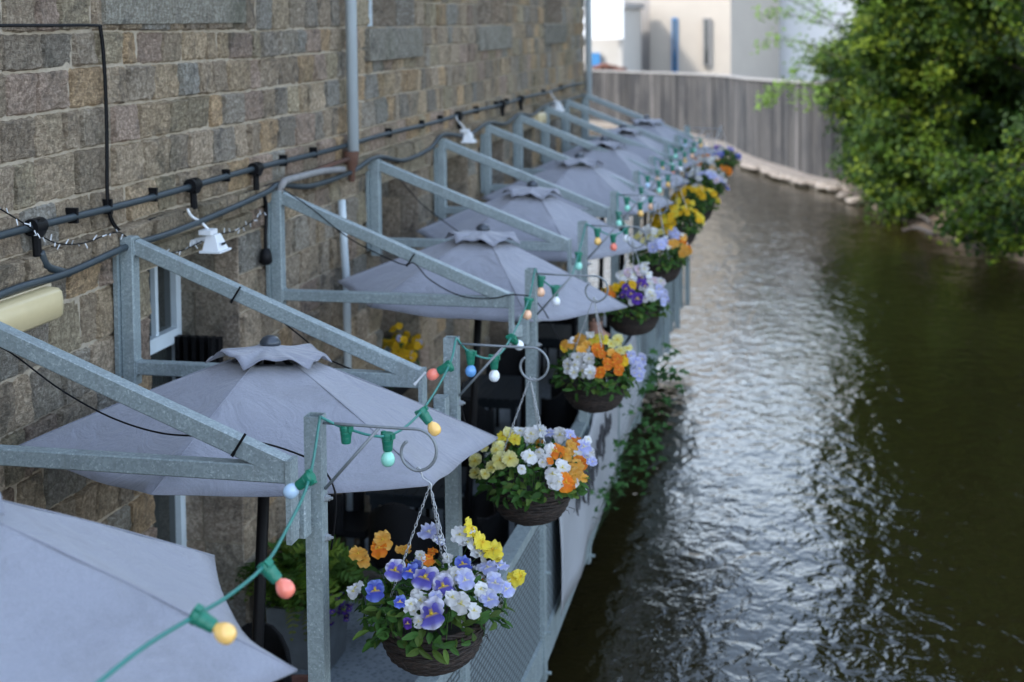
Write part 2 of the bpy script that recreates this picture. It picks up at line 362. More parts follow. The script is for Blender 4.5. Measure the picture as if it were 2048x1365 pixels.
def panel(par, name, u0, u1, v0, v1, y, mat, t=.15, mat2=None, sub=None):
    a = at(u0, v1, y=y); c_ = at(u1, v0, y=y); m_ = MB(); m_.box((a.x, y-t, a.z), (c_.x, y, c_.z)); f = m_.build(name, M[mat], par)
    if mat2:
        m_ = MB(); w_ = (c_.x-a.x)*.25; m_.box((a.x+w_, y-t-.02, a.z+.1), (c_.x-w_, y-t, c_.z-.1)); m_.build(sub, M[mat2], f)
    return f
panel(e, 'door', 1344, 1355, 36, 146, 89.6, 'bluepaint', .08, 'glass', 'pane')
panel(e, 'window', 1406, 1421, 36, 132, 89.3, 'render_grey', .3, 'glass', 'pane')
f_ = MB(); a = at(1465, 150, y=88.9); 
e = far_building('grey_building', [(-14, 92.5), (-7.78, 90.6), (-7.78, 98), (-14, 99)], 12, 'render_grey', 'grey concrete building between the white panel and the cream building')
e = far_building('white_building', [(.2, 99), (7, 96), (9, 104), (1.2, 107)], 15, 'render_white', 'bright white clad building half hidden behind the tree')
e = far_building('low_building', [(-24, 84.5), (-8.6, 83), (-8.2, 89), (-24, 91)], .9, 'render_beige', 'pale low building behind the white hoarding at the mill corner')
panel(e, 'door', 1172, 1201, 106, 133, 83.0, 'bluepaint', .25)
e = empty('hoarding', (-9.3, 80, -3.6), 'large plain white hoarding rising above the board wall', 'hoarding')
a = at(1160, 79, y=80); c_ = at(1246, 0, y=80); m_ = MB(); m_.box((a.x, 80, a.z), (c_.x, 80.4, 6)); m_.build('panel', M['render_white'], e)
m_ = MB()
for x in (a.x+.2, c_.x-.25): m_.box((x-.1, 80.42, -3.7), (x+.1, 80.6, 6))
m_.build('frame', M['render_beige'], e)
# heap of red-brown tiles on the wall top
m_ = MB(); rr = random.Random(3)
for i in range(70):
    p = at(rr.uniform(1188, 1246), 138, y=76); s = rr.uniform(.12, .3); z = -2.9+rr.uniform(0, .55)*(1-abs(p.x+8.6)/2)
    T = Matrix.Translation((p.x, 76+rr.uniform(-.6, .6), z)) @ Matrix.Rotation(rr.uniform(0, 3), 4, 'Z') @ Matrix.Rotation(rr.uniform(-.5, .5), 4, 'X')
    m_.box((-s, -s*.7, -.04), (s, s*.7, .04), (1, 1, 1), T)
m_.box((-11.2, 75.2, -3.6), (-7.2, 76.8, -2.85))
tag(m_.build('tile_heap', M['terracotta']), 'low red brown heap of tiles behind the board wall', 'tile heap')

# ------------------------------------------------------------------ mill building (left)
mill = empty('mill_building', (WX, 7, DECK), 'long stone mill with coursed sandstone wall beside the river terrace', 'building')
Y0, Y1 = -14.0, 18.35  # near end extended out of view to keep the terrace in shade
lower = [(2.42, 3.79), (7.0, 8.3), (9.25, 10.35), (11.25, 12.2), (13.15, 14.0), (14.95, 15.8), (16.5, 17.3)]
upper = [(6.75, 8.25), (10.88, 12.4), (14.9, 16.4)]
def holes(z0, z1):
    h = []
    if z0 < -1.30 and z1 > DECK-.2: h += lower
    if z1 > .16 and z0 < 1.94: h += upper
    return h
def intervals(hs):
    out = []; y = Y0
    for a, b_ in sorted(hs): out.append((y, a)); y = b_
    out.append((y, Y1)); return [i for i in out if i[1]-i[0] > .02]
rs = random.Random(21)
zs = [-6.2, -5.6, -5.1, -4.75, -4.41, -4.16, -3.9, -3.66, -3.40, -3.15, -2.88, -2.64, -2.38, -2.14, -1.87, -1.60, -1.31, -1.145, -.985, -.76, -.51, -.28, -.05, .15, .40, .66, .90, 1.15, 1.40, 1.68, 1.95, 2.3, 2.7, 3.2, 3.8, 4.5, 5.2, 6.0]
PAL = [(.235, .205, .165), (.205, .180, .150), (.26, .22, .165), (.19, .175, .155), (.175, .175, .17), (.16, .175, .185), (.28, .215, .14), (.245, .215, .18), (.215, .20, .155), (.22, .18, .165)]
sm = MB(); mo = MB()
def wob(y, z): return .009*math.sin(y*1.1+z*1.3)+.003*math.sin(y*4.1-z*3)
def stone(y0, y1, z0, z1, prot=None, smooth=False, c=None, x0=None):
    bx = WX if x0 is None else x0
    c = c or rs.choice(PAL); k = rs.uniform(1.85, 2.75); c = tuple(x*.78+y*.22 for x, y in zip(c, (.215, .195, .165))); c = (c[0]*k*1.15, c[1]*k*1.03, c[2]*k*.87)
    gp = .0045; y0 += gp*rs.uniform(.4, 1.6); y1 -= gp*rs.uniform(.4, 1.6); z0 += gp*rs.uniform(.3, 1.5); z1 -= gp*rs.uniform(.3, 1.5)
    pr = rs.uniform(.006, .026) if prot is None else prot
    e = .014 if not smooth else .012
    ny = (8 if z0 < .7 and y0 > -.5 else 3) if y0 < 8 else 4; nz = (7 if z0 < .7 and y0 > -.5 else 3) if y0 < 8 else 3
    ry = rs.uniform(0, 6); rz = rs.uniform(0, 6); ra = 0 if smooth else rs.uniform(.002, .009)
    ys = [y0, y0+e]+[y0+e+(y1-y0-2*e)*i/(ny-1) for i in range(1, ny-1)]+[y1-e, y1]
    zz = [z0, z0+e]+[z0+e+(z1-z0-2*e)*i/(nz-1) for i in range(1, nz-1)]+[z1-e, z1]
    vs = []; tl = rs.uniform(-.008, .008); t2 = rs.uniform(-.008, .008)
    for i, y in enumerate(ys):
        for j, z in enumerate(zz):
            edge = i in (0, len(ys)-1) or j in (0, len(zz)-1)
            jy = rs.uniform(-.006, .006) if not smooth else 0; jz = rs.uniform(-.006, .006) if not smooth else 0
            x = bx-.014 if edge else bx+pr+(rs.uniform(-.005, .005) if not smooth else 0)+tl*(i/(len(ys)-1)-.5)*3+t2*(j/(len(zz)-1)-.5)*3+ra*math.sin(y*31+ry+z*12)*math.sin(z*37+rz)
            vs.append((x, y+jy, z+jz+wob(y, z)*(0 if smooth else 1)))
    nn = len(zz); fs = [(i*nn+j, (i+1)*nn+j, (i+1)*nn+j+1, i*nn+j+1) for i in range(len(ys)-1) for j in range(nn-1)]
    sm.add(vs, fs, c)
for z0, z1 in zip(zs, zs[1:]):
    hs = holes(z0+.01, z1-.01)
    for a, b_ in intervals(hs):
        mo.box((WX-.55, a+.002, z0), (WX-.007, b_-.002, z1))
    if z0 >= 2.2:
        cuts = intervals(hs)
    cuts = intervals(hs)
    for a, b_ in cuts:
        y = a
        while y < b_-.03:
            wd = rs.choice([rs.uniform(.16, .26), rs.uniform(.26, .44), rs.uniform(.28, .38)])
            if b_-(y+wd) < .16: wd = b_-y
            special = z0 >= .40-.01 and z1 <= 1.16 and 1.85 < y+wd/2 < 3.95 or (z0 >= -1.32 and z1 <= -1.14 and any(u0-.18 < y+wd/2 < u1+.18 for u0, u1 in lower))
            if not special:
                if -1.15 < z0 < -.99 : stone(y, y+wd, z0, z1, prot=rs.uniform(.05, .085), c=rs.choice([(.17, .15, .12), (.15, .14, .11), (.20, .175, .14)]))
                else: stone(y, y+wd, z0, z1)
            y += wd
# dressed sills and lintels
stone(1.88, 3.93, .185, .75, .045, True, (.15, .165, .165)); stone(1.88, 3.93, .75, 1.2, .02, True, (.2, .19, .17))
for a, b_ in upper: stone(a-.14, b_+.14, -.17, .145, .055, True, (.17, .185, .185))
for a, b_ in lower: stone(a-.2, b_+.2, -1.305, -1.15, .03, True, (.19, .18, .145))
# jambs and soffits of the lower openings, in big dressed blocks
for a, b_ in lower+upper:
    lo = (a, b_) in lower; zb, zt = (DECK, -1.31) if lo else (.15, 1.95); dp = .52
    z = zb
    while z < zt-.02:
        h = min(rs.uniform(.35, .55), zt-z)
        if zt-(z+h) < .2: h = zt-z
        wx = rs.uniform(.18, .34)
        for x0, x1 in ((WX-dp, WX-wx), (WX-wx, WX+.005)):
            cc = rs.choice([(.25, .215, .18), (.22, .20, .17), (.30, .25, .20), (.235, .225, .21)]); k = rs.uniform(1.9, 2.6); cc = (cc[0]*k*1.05, cc[1]*k, cc[2]*k*.93)  # reveal blocks coloured brighter, standing in for light from the river
            for yy, s in ((b_-.004, -1), (a+.004, 1)):
                g_ = .005; n0 = yy+s*.012
                vs = [(x0+g_, yy, z+g_), (x1-g_, yy, z+g_), (x1-g_, yy, z+h-g_), (x0+g_, yy, z+h-g_), (x0+2*g_, n0, z+2*g_), (x1-2*g_, n0, z+2*g_), (x1-2*g_, n0, z+h-2*g_), (x0+2*g_, n0, z+h-2*g_)]
                sm.add(vs, [(4,5,6,7),(0,1,5,4),(1,2,6,5),(2,3,7,6),(3,0,4,7)], cc)
        z += h
sm.build('stonework', M['stone'], mill); mo.build('wall', M['mortar'], mill)
m_ = MB(); m_.box((-9, Y1-.6, -6.2), (WX-.56, Y1-.02, 6)); m_.box((-9, Y0, -6.2), (WX-.6, Y0+.5, 6)); m_.build('end_wall', M['mortar'], mill)
m_ = MB(); m_.add([(WX+.35, Y0-.2, 5.9), (WX+.35, Y1+.3, 5.9), (-5, Y1+.3, 9), (-5, Y0-.2, 9), (-9.5, Y0-.2, 5.9), (-9.5, Y1+.3, 5.9)], [(0,1,2,3),(3,2,5,4),(0,3,4),(1,5,2)]); m_.build('roof', M['render_grey'], mill)
m_ = MB(); m_.box((-4, Y0+.6, DECK-.3), (WX-.56, Y1-.7, DECK-.1)); m_.build('floor_slab', M['mortar'], mill)
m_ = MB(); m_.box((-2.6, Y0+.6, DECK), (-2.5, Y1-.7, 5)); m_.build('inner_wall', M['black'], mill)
# windows and doors set back in the openings
def window(a, b_, zb, zt, name, trans):
    x = WX-.52; f = MB(); t = .07
    f.box((x, a+.01, zb), (x+.08, a+.09, zt)); f.box((x, b_-.09, zb), (x+.08, b_-.01, zt)); f.box((x, a+.09, zt-.10), (x+.08, b_-.09, zt-.01)); f.box((x, a+.09, zb), (x+.08, b_-.09, zb+.12))
    if trans: f.box((x+.003, a+.09, trans-.05), (x+.095, b_-.09, trans+.05))
    m_ = (a+b_)/2; f.box((x+.005, m_-.045, zb+.12), (x+.085, m_+.045, (trans-.05) if trans else zt-.1))
    for q in (.27, .5, .73):
        yy = a+(b_-a)*q
        if trans: f.box((x+.02, yy-.022, trans+.05), (x+.07, yy+.022, zt-.1))
    fo = f.build(name, M['bluewhite'], mill)
    p = MB(); p.box((x+.025, a+.05, zb+.05), (x+.035, b_-.05, zt-.05)); p.build('pane', M['glass'], fo)
    return fo
for i, (a, b_) in enumerate(lower): window(a, b_, DECK, -1.31, 'door' if i < 2 else 'window', -2.0)
for a, b_ in upper: window(a, b_, .15, 1.95, 'window', 0)

# ------------------------------------------------------------------ things fixed to the wall
def pipe(name, pts, r, mat, label, cat, n=8, smooth=True, parent=None, group=None):
    m_ = MB(); m_.tube(pts, r, n); o = m_.build(name, M[mat], parent, smooth=smooth)
    if label: tag(o, label, cat, group)
    return o
dpx = WX+.11
dp = empty('downpipe', (dpx, 5.98, -.9), 'pale grey painted downpipe on the wall above the rusty outlet', 'downpipe')
pipe('pipe', [(dpx, 5.98, 5.5), (dpx, 5.98, -.915)], .048, 'pipewhite', None, None, 16, True, dp)
m_ = MB()
for z in (.9, 2.9): m_.lathe([(.05, z-.05), (.058, z-.05), (.058, z+.05), (.05, z+.05)], (dpx, 5.98, 0), 16)
m_.build('bracket', M['pipewhite'], dp)
m_ = MB(); m_.lathe([(.05, -.9), (.066, -.905), (.06, -1.0), (.035, -1.06), (.03, -1.16)], (WX+.10, 5.95, 0), 14); m_.tube([(WX+.1, 5.9, -.96), (WX+.09, 5.5, -.97), (WX+.08, 5.1, -.985)], .02, 8); m_.build('outlet', M['rust'], dp, smooth=True)
pipe('lagged_pipe', catmull([(WX+.1, 5.75, -1.035), (WX+.1, 5.3, -1.0), (WX+.11, 4.8, -.985), (WX+.13, 4.4, -.975), (WX+.14, 4.3, -.985), (WX+.12, 4.27, -1.05)], 5), .027, 'lagging', 'short pale lagged pipe running along the ledge left of the downpipe', 'pipe', 10)
pipe('waste_pipe', [(WX+.07, 5.78, -1.30), (WX+.07, 5.82, -1.7), (WX+.08, 5.84, -2.0), (WX+.07, 5.85, DECK)], .034, 'pipewhite', 'thin white pipe dropping down the wall below the rusty outlet', 'pipe', 10)
pipe('downpipe', [(WX+.10, 18.28, 5.5), (WX+.10, 18.28, -1.1)], .055, 'pipewhite', 'distant pale downpipe at the far corner of the mill', 'downpipe', 12)
cd = empty('conduit', (WX+.05, 5, -.85), 'long straight dark conduit fixed along the wall above the frames', 'conduit')
pipe('pipe', [(WX+.055, y, -.85+.006*math.sin(y*2)) for y in np.arange(-3, 18.2, .3)], .021, 'blackrubber', None, None, 8, True, cd)
for y in (1.48, 1.86, 2.42, 3.5, 4.55, 5.2, 7.2, 8.3, 9, 10.6, 11.6, 12.2, 14.6, 16):
    m_ = MB(); m_.box((WX, y-.010, -.885), (WX+.073, y+.010, -.80)); m_.build('clip', M['black'], cd)
for y in (1.08, 2.95, 3.98, 9.72, 13.0, 11.9):
    m_ = MB(); MM = Matrix.Rotation(R(90), 4, 'X'); m_.lathe([(0, -.05), (.045, -.05), (.045, .05), (0, .05)], (WX+.06, y, -.845), 14, (1, 1, 1), MM); m_.lathe([(.0, .04), (.05, .035), (.05, -.0)], (WX+.06, y, -.85), 14, (1, 1, 1), Matrix.Rotation(R(90), 4, 'Y'))
    m_.tube([(WX+.06, y, -.87), (WX+.06, y+.01, -1.0)], .024, 8); m_.build('junction_box', M['black'], cd, auto=40)
pipe('drop_hose', catmull([(WX+.07, 1.10, -.98), (WX+.08, 1.14, -1.06), (WX+.08, 1.27, -1.11), (WX+.08, 1.36, -1.14)], 5), .022, 'blackrubber', 'curved black hose joining the conduit to the cable above the yellowed lamp', 'hose')
c2 = [(-.03, .1, -1.16), (-.03, .756, -1.12), (-.03, 1.32, -1.127), (-.03, 1.955, -1.092), (-.03, 2.56, -1.094), (-.03, 3.299, -1.069), (-.03, 4.076, -1.027), (-.03, 4.314, -1.0), (-.03, 4.98, -1.085), (-.03, 5.93, -1.08), (-.03, 6.65, -1.02), (-.03, 7.5, -1.13), (-.03, 8.4, -1.1), (-.03, 8.93, -1.0), (-.03, 10.0, -1.09), (-.03, 10.95, -1.02), (-.03, 11.9, -1.1), (-.03, 12.7, -1.03), (-.03, 13.6, -1.1), (-.03, 14.5, -1.03), (-.03, 16.1, -1.05), (-.03, 18.0, -1.05)]
pipe('sagging_cable', [p+Vector((.03, 0, 0)) for p in catmull(c2, 6)], .021, 'blackrubber', 'thick dark cable sagging between the tops of the wall posts', 'cable')
wr = [at(u, v, x=WX+.05) for u, v in [(-60, 54), (0, 52), (100, 52), (190, 52), (200, 62), (207, 130), (212, 250), (213, 380), (218, 430), (232, 458), (250, 470)]]
m_ = MB(); m_.tube(catmull(wr, 4), .007, 6); m_.tube([p+Vector((0, .018, .004)) for p in catmull(wr, 4)], .006, 6); tag(m_.build('thin_cable', M['black'], smooth=True), 'pair of thin black wires turning down the stone wall', 'cable')
wr = [at(u, v, x=WX+.04) for u, v in [(250, 466), (300, 440), (360, 425), (430, 418), (470, 395), (540, 370), (640, 345), (760, 322)]]
pipe('thin_cable', catmull(wr, 4), .008, 'black', 'single thin black wire running under the conduit towards the downpipe', 'cable', 6)
wr = [at(u, v, x=WX+.08) for u, v in [(528, 390), (533, 420), (531, 470), (531, 505)]]
dl = empty('drop_cable', wr[-1], 'black cable and plug socket hanging beside the second wall post', 'cable'); pipe('cable', catmull(wr, 4), .014, 'black', None, None, 8, True, dl)
m_ = MB(); p = wr[-1]; m_.lathe([(0, .05), (.03, .045), (.045, .0), (.05, -.05), (.03, -.07), (0, -.07)], p+Vector((0, 0, -.02)), 12); m_.build('socket', M['black'], dl, smooth=True)
# strand of clear fairy lights
fl = empty('fairy_lights', (0, 1.5, -1), 'strand of small clear fairy lights looped under the conduit', 'fairy lights')
fp = [at(u, v, x=WX+.09) for u, v in [(0, 418), (60, 455), (85, 474), (120, 488), (170, 486), (235, 465), (270, 490), (310, 503), (350, 505), (390, 490), (425, 472), (470, 462), (500, 446), (528, 425)]]
fp = catmull(fp, 8); pipe('wire', fp, .004, 'black', None, None, 5, True, fl)
for i in range(0, len(fp), 2):
    m_ = MB(); d = Vector((rnd.uniform(-.3, .6), rnd.uniform(-1, 1), rnd.uniform(-1, .8))).normalized(); m_.tube([fp[i], fp[i]+d*.035], [.0035, .0025], 5); m_.build('lamp', M['white'], fl)
# floodlights
def floodlight(y, z, label, cable=True):
    e = empty('floodlight', (0.06, y, z), label, 'floodlight', None)
    def at_(v): return Vector((.05, y, z))+Vector(v)*.76
    m_ = MB(); hd = [(-.05, -.10, -.05), (.10, -.10, -.05), (.10, .10, -.05), (-.05, .10, -.05), (-.03, -.06, .08), (.05, -.06, .08), (.05, .06, .08), (-.03, .06, .08)]
    m_.add([at_(v) for v in hd], [(0,3,2,1),(4,5,6,7),(0,1,5,4),(1,2,6,5),(2,3,7,6),(3,0,4,7)]); m_.box(at_((-.07, -.12, -.068)), at_((.12, .12, -.05))); m_.build('housing', M['white'], e)
    m_ = MB(); m_.box(at_((-.04, -.09, -.073)), at_((.10, .09, -.069))); m_.build('lens', M['glass'], e)
    m_ = MB(); m_.box(at_((.1015, -.04, -.01)), at_((.105, .04, .012))); m_.build('vent_slot', M['black'], e)
    m_ = MB(); m_.box(at_((-.08, -.10, .085)), at_((.03, .04, .125))); m_.build('sensor_box', M['white'], e)
    m_ = MB(); m_.tube([at_((-.16, -.02, .02)), at_((-.08, -.02, .04)), at_((-.02, -.02, .06))], .018, 8); m_.box(at_((-.16, -.10, -.01)), at_((-.13, .06, .04))); m_.build('bracket', M['white'], e)
    m_ = MB(); m_.tube(catmull([at_((-.02, -.04, .13)), at_((-.06, -.10, .20)), at_((-.08, -.22, .26)), at_((-.10, -.26, .33))], 4), .009, 6); m_.build('flex', M['white'], e)
floodlight(3.03, -1.235, 'white plastic floodlight on the wall nearest the camera, behind the first tall frame')
floodlight(9.75, -1.10, 'white plastic floodlight beside the fourth wall post, blurred')
floodlight(15.2, -1.10, 'smallest white floodlight, near the far end of the mill wall')
def bulkhead(y0, y1, z, label):
    e = empty('bulkhead_lamp', (0, (y0+y1)/2, z), label, 'wall lamp'); x = WX+.03
    m_ = MB(); m_.box((x, y0, z-.12), (x+.05, y1, z+.07)); m_.build('casing', M['creamback'], e)
    m_ = MB(); vs = []; prof = [(0, -.105), (.07, -.11), (.095, -.09), (.10, -.02), (.092, .035), (.07, .055), (0, .062)]
    for t, s in ((0, .72), (.03, .95), (.07, 1), (.93, 1), (.97, .95), (1, .7)):
        for a, b_ in prof: vs.append((x+.045+a*s, y0+.015+(y1-y0-.03)*t, z+(b_+.02)*s-.02))
    n = len(prof); m_.add(vs, [(i*n+k, i*n+k+1, (i+1)*n+k+1, (i+1)*n+k) for i in range(5) for k in range(n-1)]+[tuple(range(n)), tuple(range(6*n-1, 5*n-1, -1))])
    m_.build('diffuser', M['cream'], e, auto=50)
bulkhead(.50, 1.18, -1.225, 'yellowed plastic bulkhead lamp at the left edge of the photo')
bulkhead(13.8, 14.25, -1.16, 'small distant yellow bulkhead lamp beside the fifth wall post')

# ------------------------------------------------------------------ terrace deck, railing
XE = [(-4, 1.62), (.3, 1.78), (2.25, 1.88), (4.5, 1.885), (6.9, 1.83), (9.1, 1.735), (11.15, 1.67), (13, 1.62), (14.8, 1.58), (18.4, 1.52)]
def xe(y):
    for (a, x0), (b_, x1) in zip(XE, XE[1:]):
        if y <= b_: return x0+(x1-x0)*max(0, (y-a))/(b_-a)
    return XE[-1][1]
deck = empty('river_terrace', (1, 7, DECK), 'narrow steel terrace hung along the mill wall above the river', 'terrace')
m_ = MB(); ys = [a for a, _ in XE]
for a, b_ in zip(ys, ys[1:]):
    m_.add([(WX+.05, a, DECK), (xe(a)-.03, a, DECK), (xe(b_)-.03, b_, DECK), (WX+.05, b_, DECK), (WX+.05, a, DECK-.05), (xe(a)-.03, a, DECK-.05), (xe(b_)-.03, b_, DECK-.05), (WX+.05, b_, DECK-.05)], [(0,1,2,3),(7,6,5,4),(1,5,6,2),(0,3,7,4)])
m_.build('deck', M['deck'], deck)
m_ = MB()
for a, b_ in zip(ys, ys[1:]): m_.bar((xe(a)+.01, a, DECK-.07), (xe(b_)+.01, b_, DECK-.07), .06, .24)
m_.build('edge_beam', M['galv'], deck)
m_ = MB()
PY = [-1.7, .42, 2.25, 4.53, 6.86, 9.1, 11.15, 12.95, 14.79, 16.42, 18.25]
for y in PY: m_.bar((WX, y, DECK-.14), (xe(y)+.02, y, DECK-.14), .08, .16)
m_.build('joist', M['galv'], deck)
rl = empty('railing', (1.85, 7, DECK), 'grey steel railing with perforated panels along the river edge', 'railing')
m_ = MB()
for a, b_ in zip(ys, ys[1:]): m_.bar((xe(a)-.02, a, DECK+1.0), (xe(b_)-.02, b_, DECK+1.0), .11, .045)
m_.build('top_rail', M['galv'], rl)
for a, b_ in zip(PY, PY[1:]):
    m_ = MB(); m_.bar((xe(a)+.02, a+.05, DECK+.50), (xe(b_)+.02, b_-.05, DECK+.50), .006, .94); m_.build('mesh_panel', M['perf'], rl)
    m_ = MB(); m_.bar((xe(a)+.02, a+.05, DECK+.045), (xe(b_)+.02, b_-.05, DECK+.045), .03, .03); m_.bar((xe(a)+.02, a+.05, DECK+.962), (xe(b_)+.02, b_-.05, DECK+.962), .03, .03); m_.build('panel_frame', M['galv'], rl)
for y in PY[1:]:
    m_ = MB(); x = xe(y)+.035; m_.bar((x, y, DECK-.26), (x, y, DECK+.97), .10, .045, up=(1, 0, 0)); 
    for z in (-.2, .1, .55): m_.tube([(x+.02, y, DECK+z), (x+.06, y, DECK+z)], .014, 6)
    m_.build('stanchion', M['galv'], rl)
# banner on the railing
bn = MB(); vs = []; yy = np.arange(5.0, 11.2, .1)
for y in yy:
    for k in range(9):
        z = -3.40-.98*k/8; zz = z-.03*math.sin((y-5)*2.6)*(k/8) - .02*abs(math.sin((y-5)*1.37))
        vs.append((xe(y)+.075+.018*math.sin(y*5+k*.4)+.02*(k/8), y, zz))
n = 9; bn.add(vs, [(i*n+k, i*n+k+1, (i+1)*n+k+1, (i+1)*n+k) for i in range(len(yy)-1) for k in range(8)])
ban = bn.build('banner', M['banner'], smooth=True); tag(ban, 'long off-white banner with blurred black brush writing tied to the railing', 'banner')
sol = ban.modifiers.new('s', 'SOLIDIFY'); sol.thickness = .004
ink = MB(); ri = random.Random(5)
for i in range(26):
    y = 5.7+i*.10+ri.uniform(-.03, .03); z = -3.62+ri.uniform(-.1, .1); h = ri.uniform(.1, .34)
    P = catmull([(xe(y)+.104, y, z), (xe(y)+.106, y+ri.uniform(-.05, .05), z-h*.4), (xe(y)+.108, y+ri.uniform(-.06, .06), z-h*.75), (xe(y)+.112, y+ri.uniform(-.08, .08), z-h)], 4)
    ink.tube(P, [.004+.012*math.sin(math.pi*(j+.5)/len(P))*ri.uniform(.5, 1) for j in range(len(P))], 5)
o = ink.build('lettering', M['ink'], ban)

# ------------------------------------------------------------------ triangular galvanised frames
ORD = ['first', 'second', 'third', 'fourth', 'fifth', 'sixth', 'seventh', 'eighth', 'ninth', 'tenth']
ZT, ZB, XE_ = -1.035, -1.79, 1.75
def frame(k):
    y = YK[k]; xe_ = 1.69 if k == 0 else XE_; zb = {0: -1.75, 1: -1.80, 2: -1.81, 3: -1.78}.get(k, -1.79)
    e = empty('steel_frame', (0, y, zb), '%s triangular galvanised frame from the near end of the terrace' % ORD[k], 'frame', 'triangular frames along the wall')
    m_ = MB(); m_.bar((0, y, -1.90), (0, y, ZT), .085, .085, bev=.007); m_.build('post', M['galv'], e)
    m_ = MB(); m_.bar((.0425, y, ZT-.055), (xe_-.01, y, zb+.025), .07, .085, bev=.006); zz = ZT-.055; m_.tube([(.045, y-.036, zz-.05), (.045, y+.036, zz-.05), (.045, y+.036, zz+.045), (.045, y-.036, zz+.045)], .0055, 6, closed=True); m_.build('diagonal_arm', M['galv'], e)
    m_ = MB(); m_.bar((.0435, y, zb), (xe_, y, zb), .068, .078, bev=.006); zz = zb
    for xx in (.045, xe_-.001): m_.tube([(xx, y-.036, zz-.041), (xx, y+.036, zz-.041), (xx, y+.036, zz+.041), (xx, y-.036, zz+.041)], .005, 6, closed=True)
    m_.build('lower_beam', M['galv'], e)
    m_ = MB(); m_.bar((xe_+.012, y, zb-.30), (xe_+.012, y, zb+.065), .024, .09, up=(0, 1, 0)); m_.build('end_plate', M['galv'], e)
    m_ = MB(); px = PXs[k]; m_.bar((px-.032, y+.13, zb-.32), (px-.032, y+.13, zb-.12), .075, .08, bev=.006); m_.bar((xe_+.012, y+.0455, zb-.22), (px-.04, y+.095, zb-.22), .03, .08); m_.build('fixing_stub', M['galv'], e)
    m_ = MB(); m_.box((-.07, y-.07, -1.85), (-.043, y+.07, -1.08)); m_.build('wall_plate', M['galv'], e)
PXs = [1.72, 1.864, 1.854, 1.837, 1.79, 1.75, 1.72, 1.70, 1.68, 1.66]
for k in range(10): frame(k)

# ------------------------------------------------------------------ tall posts with scrolled basket brackets
def ring(c, r, a0, a1, n=20, r1=None):
    out = []
    for i in range(n+1):
        t = i/n; a = a0+(a1-a0)*t; q = r+((r1 if r1 is not None else r)-r)*t; out.append(Vector((c[0]+q*math.cos(a), c[1], c[2]+q*math.sin(a))))
    return out
def tallpost(k):
    y = PY[k+1]; px = PXs[k]; zt = -1.56 if k == 0 else (-1.61 if k < 3 else -1.59)
    e = empty('bracket_post', (px, y, DECK-.2), '%s square steel post from the near end, with a scrolled basket bracket' % ORD[k], 'post', 'bracket posts along the railing')
    m_ = MB(); h = .039; t = .006; z0 = DECK-.2
    for a, b_ in (((px-h, y-h), (px+h, y-h+t)), ((px-h, y+h-t), (px+h, y+h)), ((px-h, y-h+t), (px-h+t, y+h-t)), ((px+h-t, y-h+t), (px+h, y+h-t))):
        m_.box((a[0], a[1], z0), (b_[0], b_[1], zt))
    m_.box((px-h+t, y-h+t, z0), (px+h-t, y+h-t, zt-.12)); m_.build('post', M['galv'], e)
    m_ = MB(); z = zt-.035; xc = px+.50; rad = .088
    P = [Vector((px+h, y, z)), Vector((px+.2, y, z-.003)), Vector((px+.38, y, z-.006))]+ring((xc-.03, y, z-.10), .095, R(95), R(-85), 16, .092)+ring((xc-.03, y, z-.10), .092, R(-90), R(-222), 14, .055)
    m_.tube(P, .0072, 8); m_.build('scroll_arm', M['metalgrey'], e, smooth=True)
    m_ = MB(); m_.tube([(px+h+.004, y, z-.30), (px+.30, y, z-.01)], .0075, 8); m_.build('brace', M['metalgrey'], e, smooth=True)
    for zz in (-.38, -.56):
        m_ = MB(); m_.tube([(px+h, y+.01, zt+zz), (px+h+.008, y+.01, zt+zz)], .020, 6); m_.tube([(px+h+.008, y+.01, zt+zz), (px+h+.022, y+.01, zt+zz)], .014, 6); m_.tube([(px+h+.022, y+.01, zt+zz), (px+h+.035, y+.01, zt+zz)], .007, 6); m_.build('bolt', M['chain'], e)
    return Vector((xc-.02, y, z-.192))
HOOK = [tallpost(k) for k in range(10)]

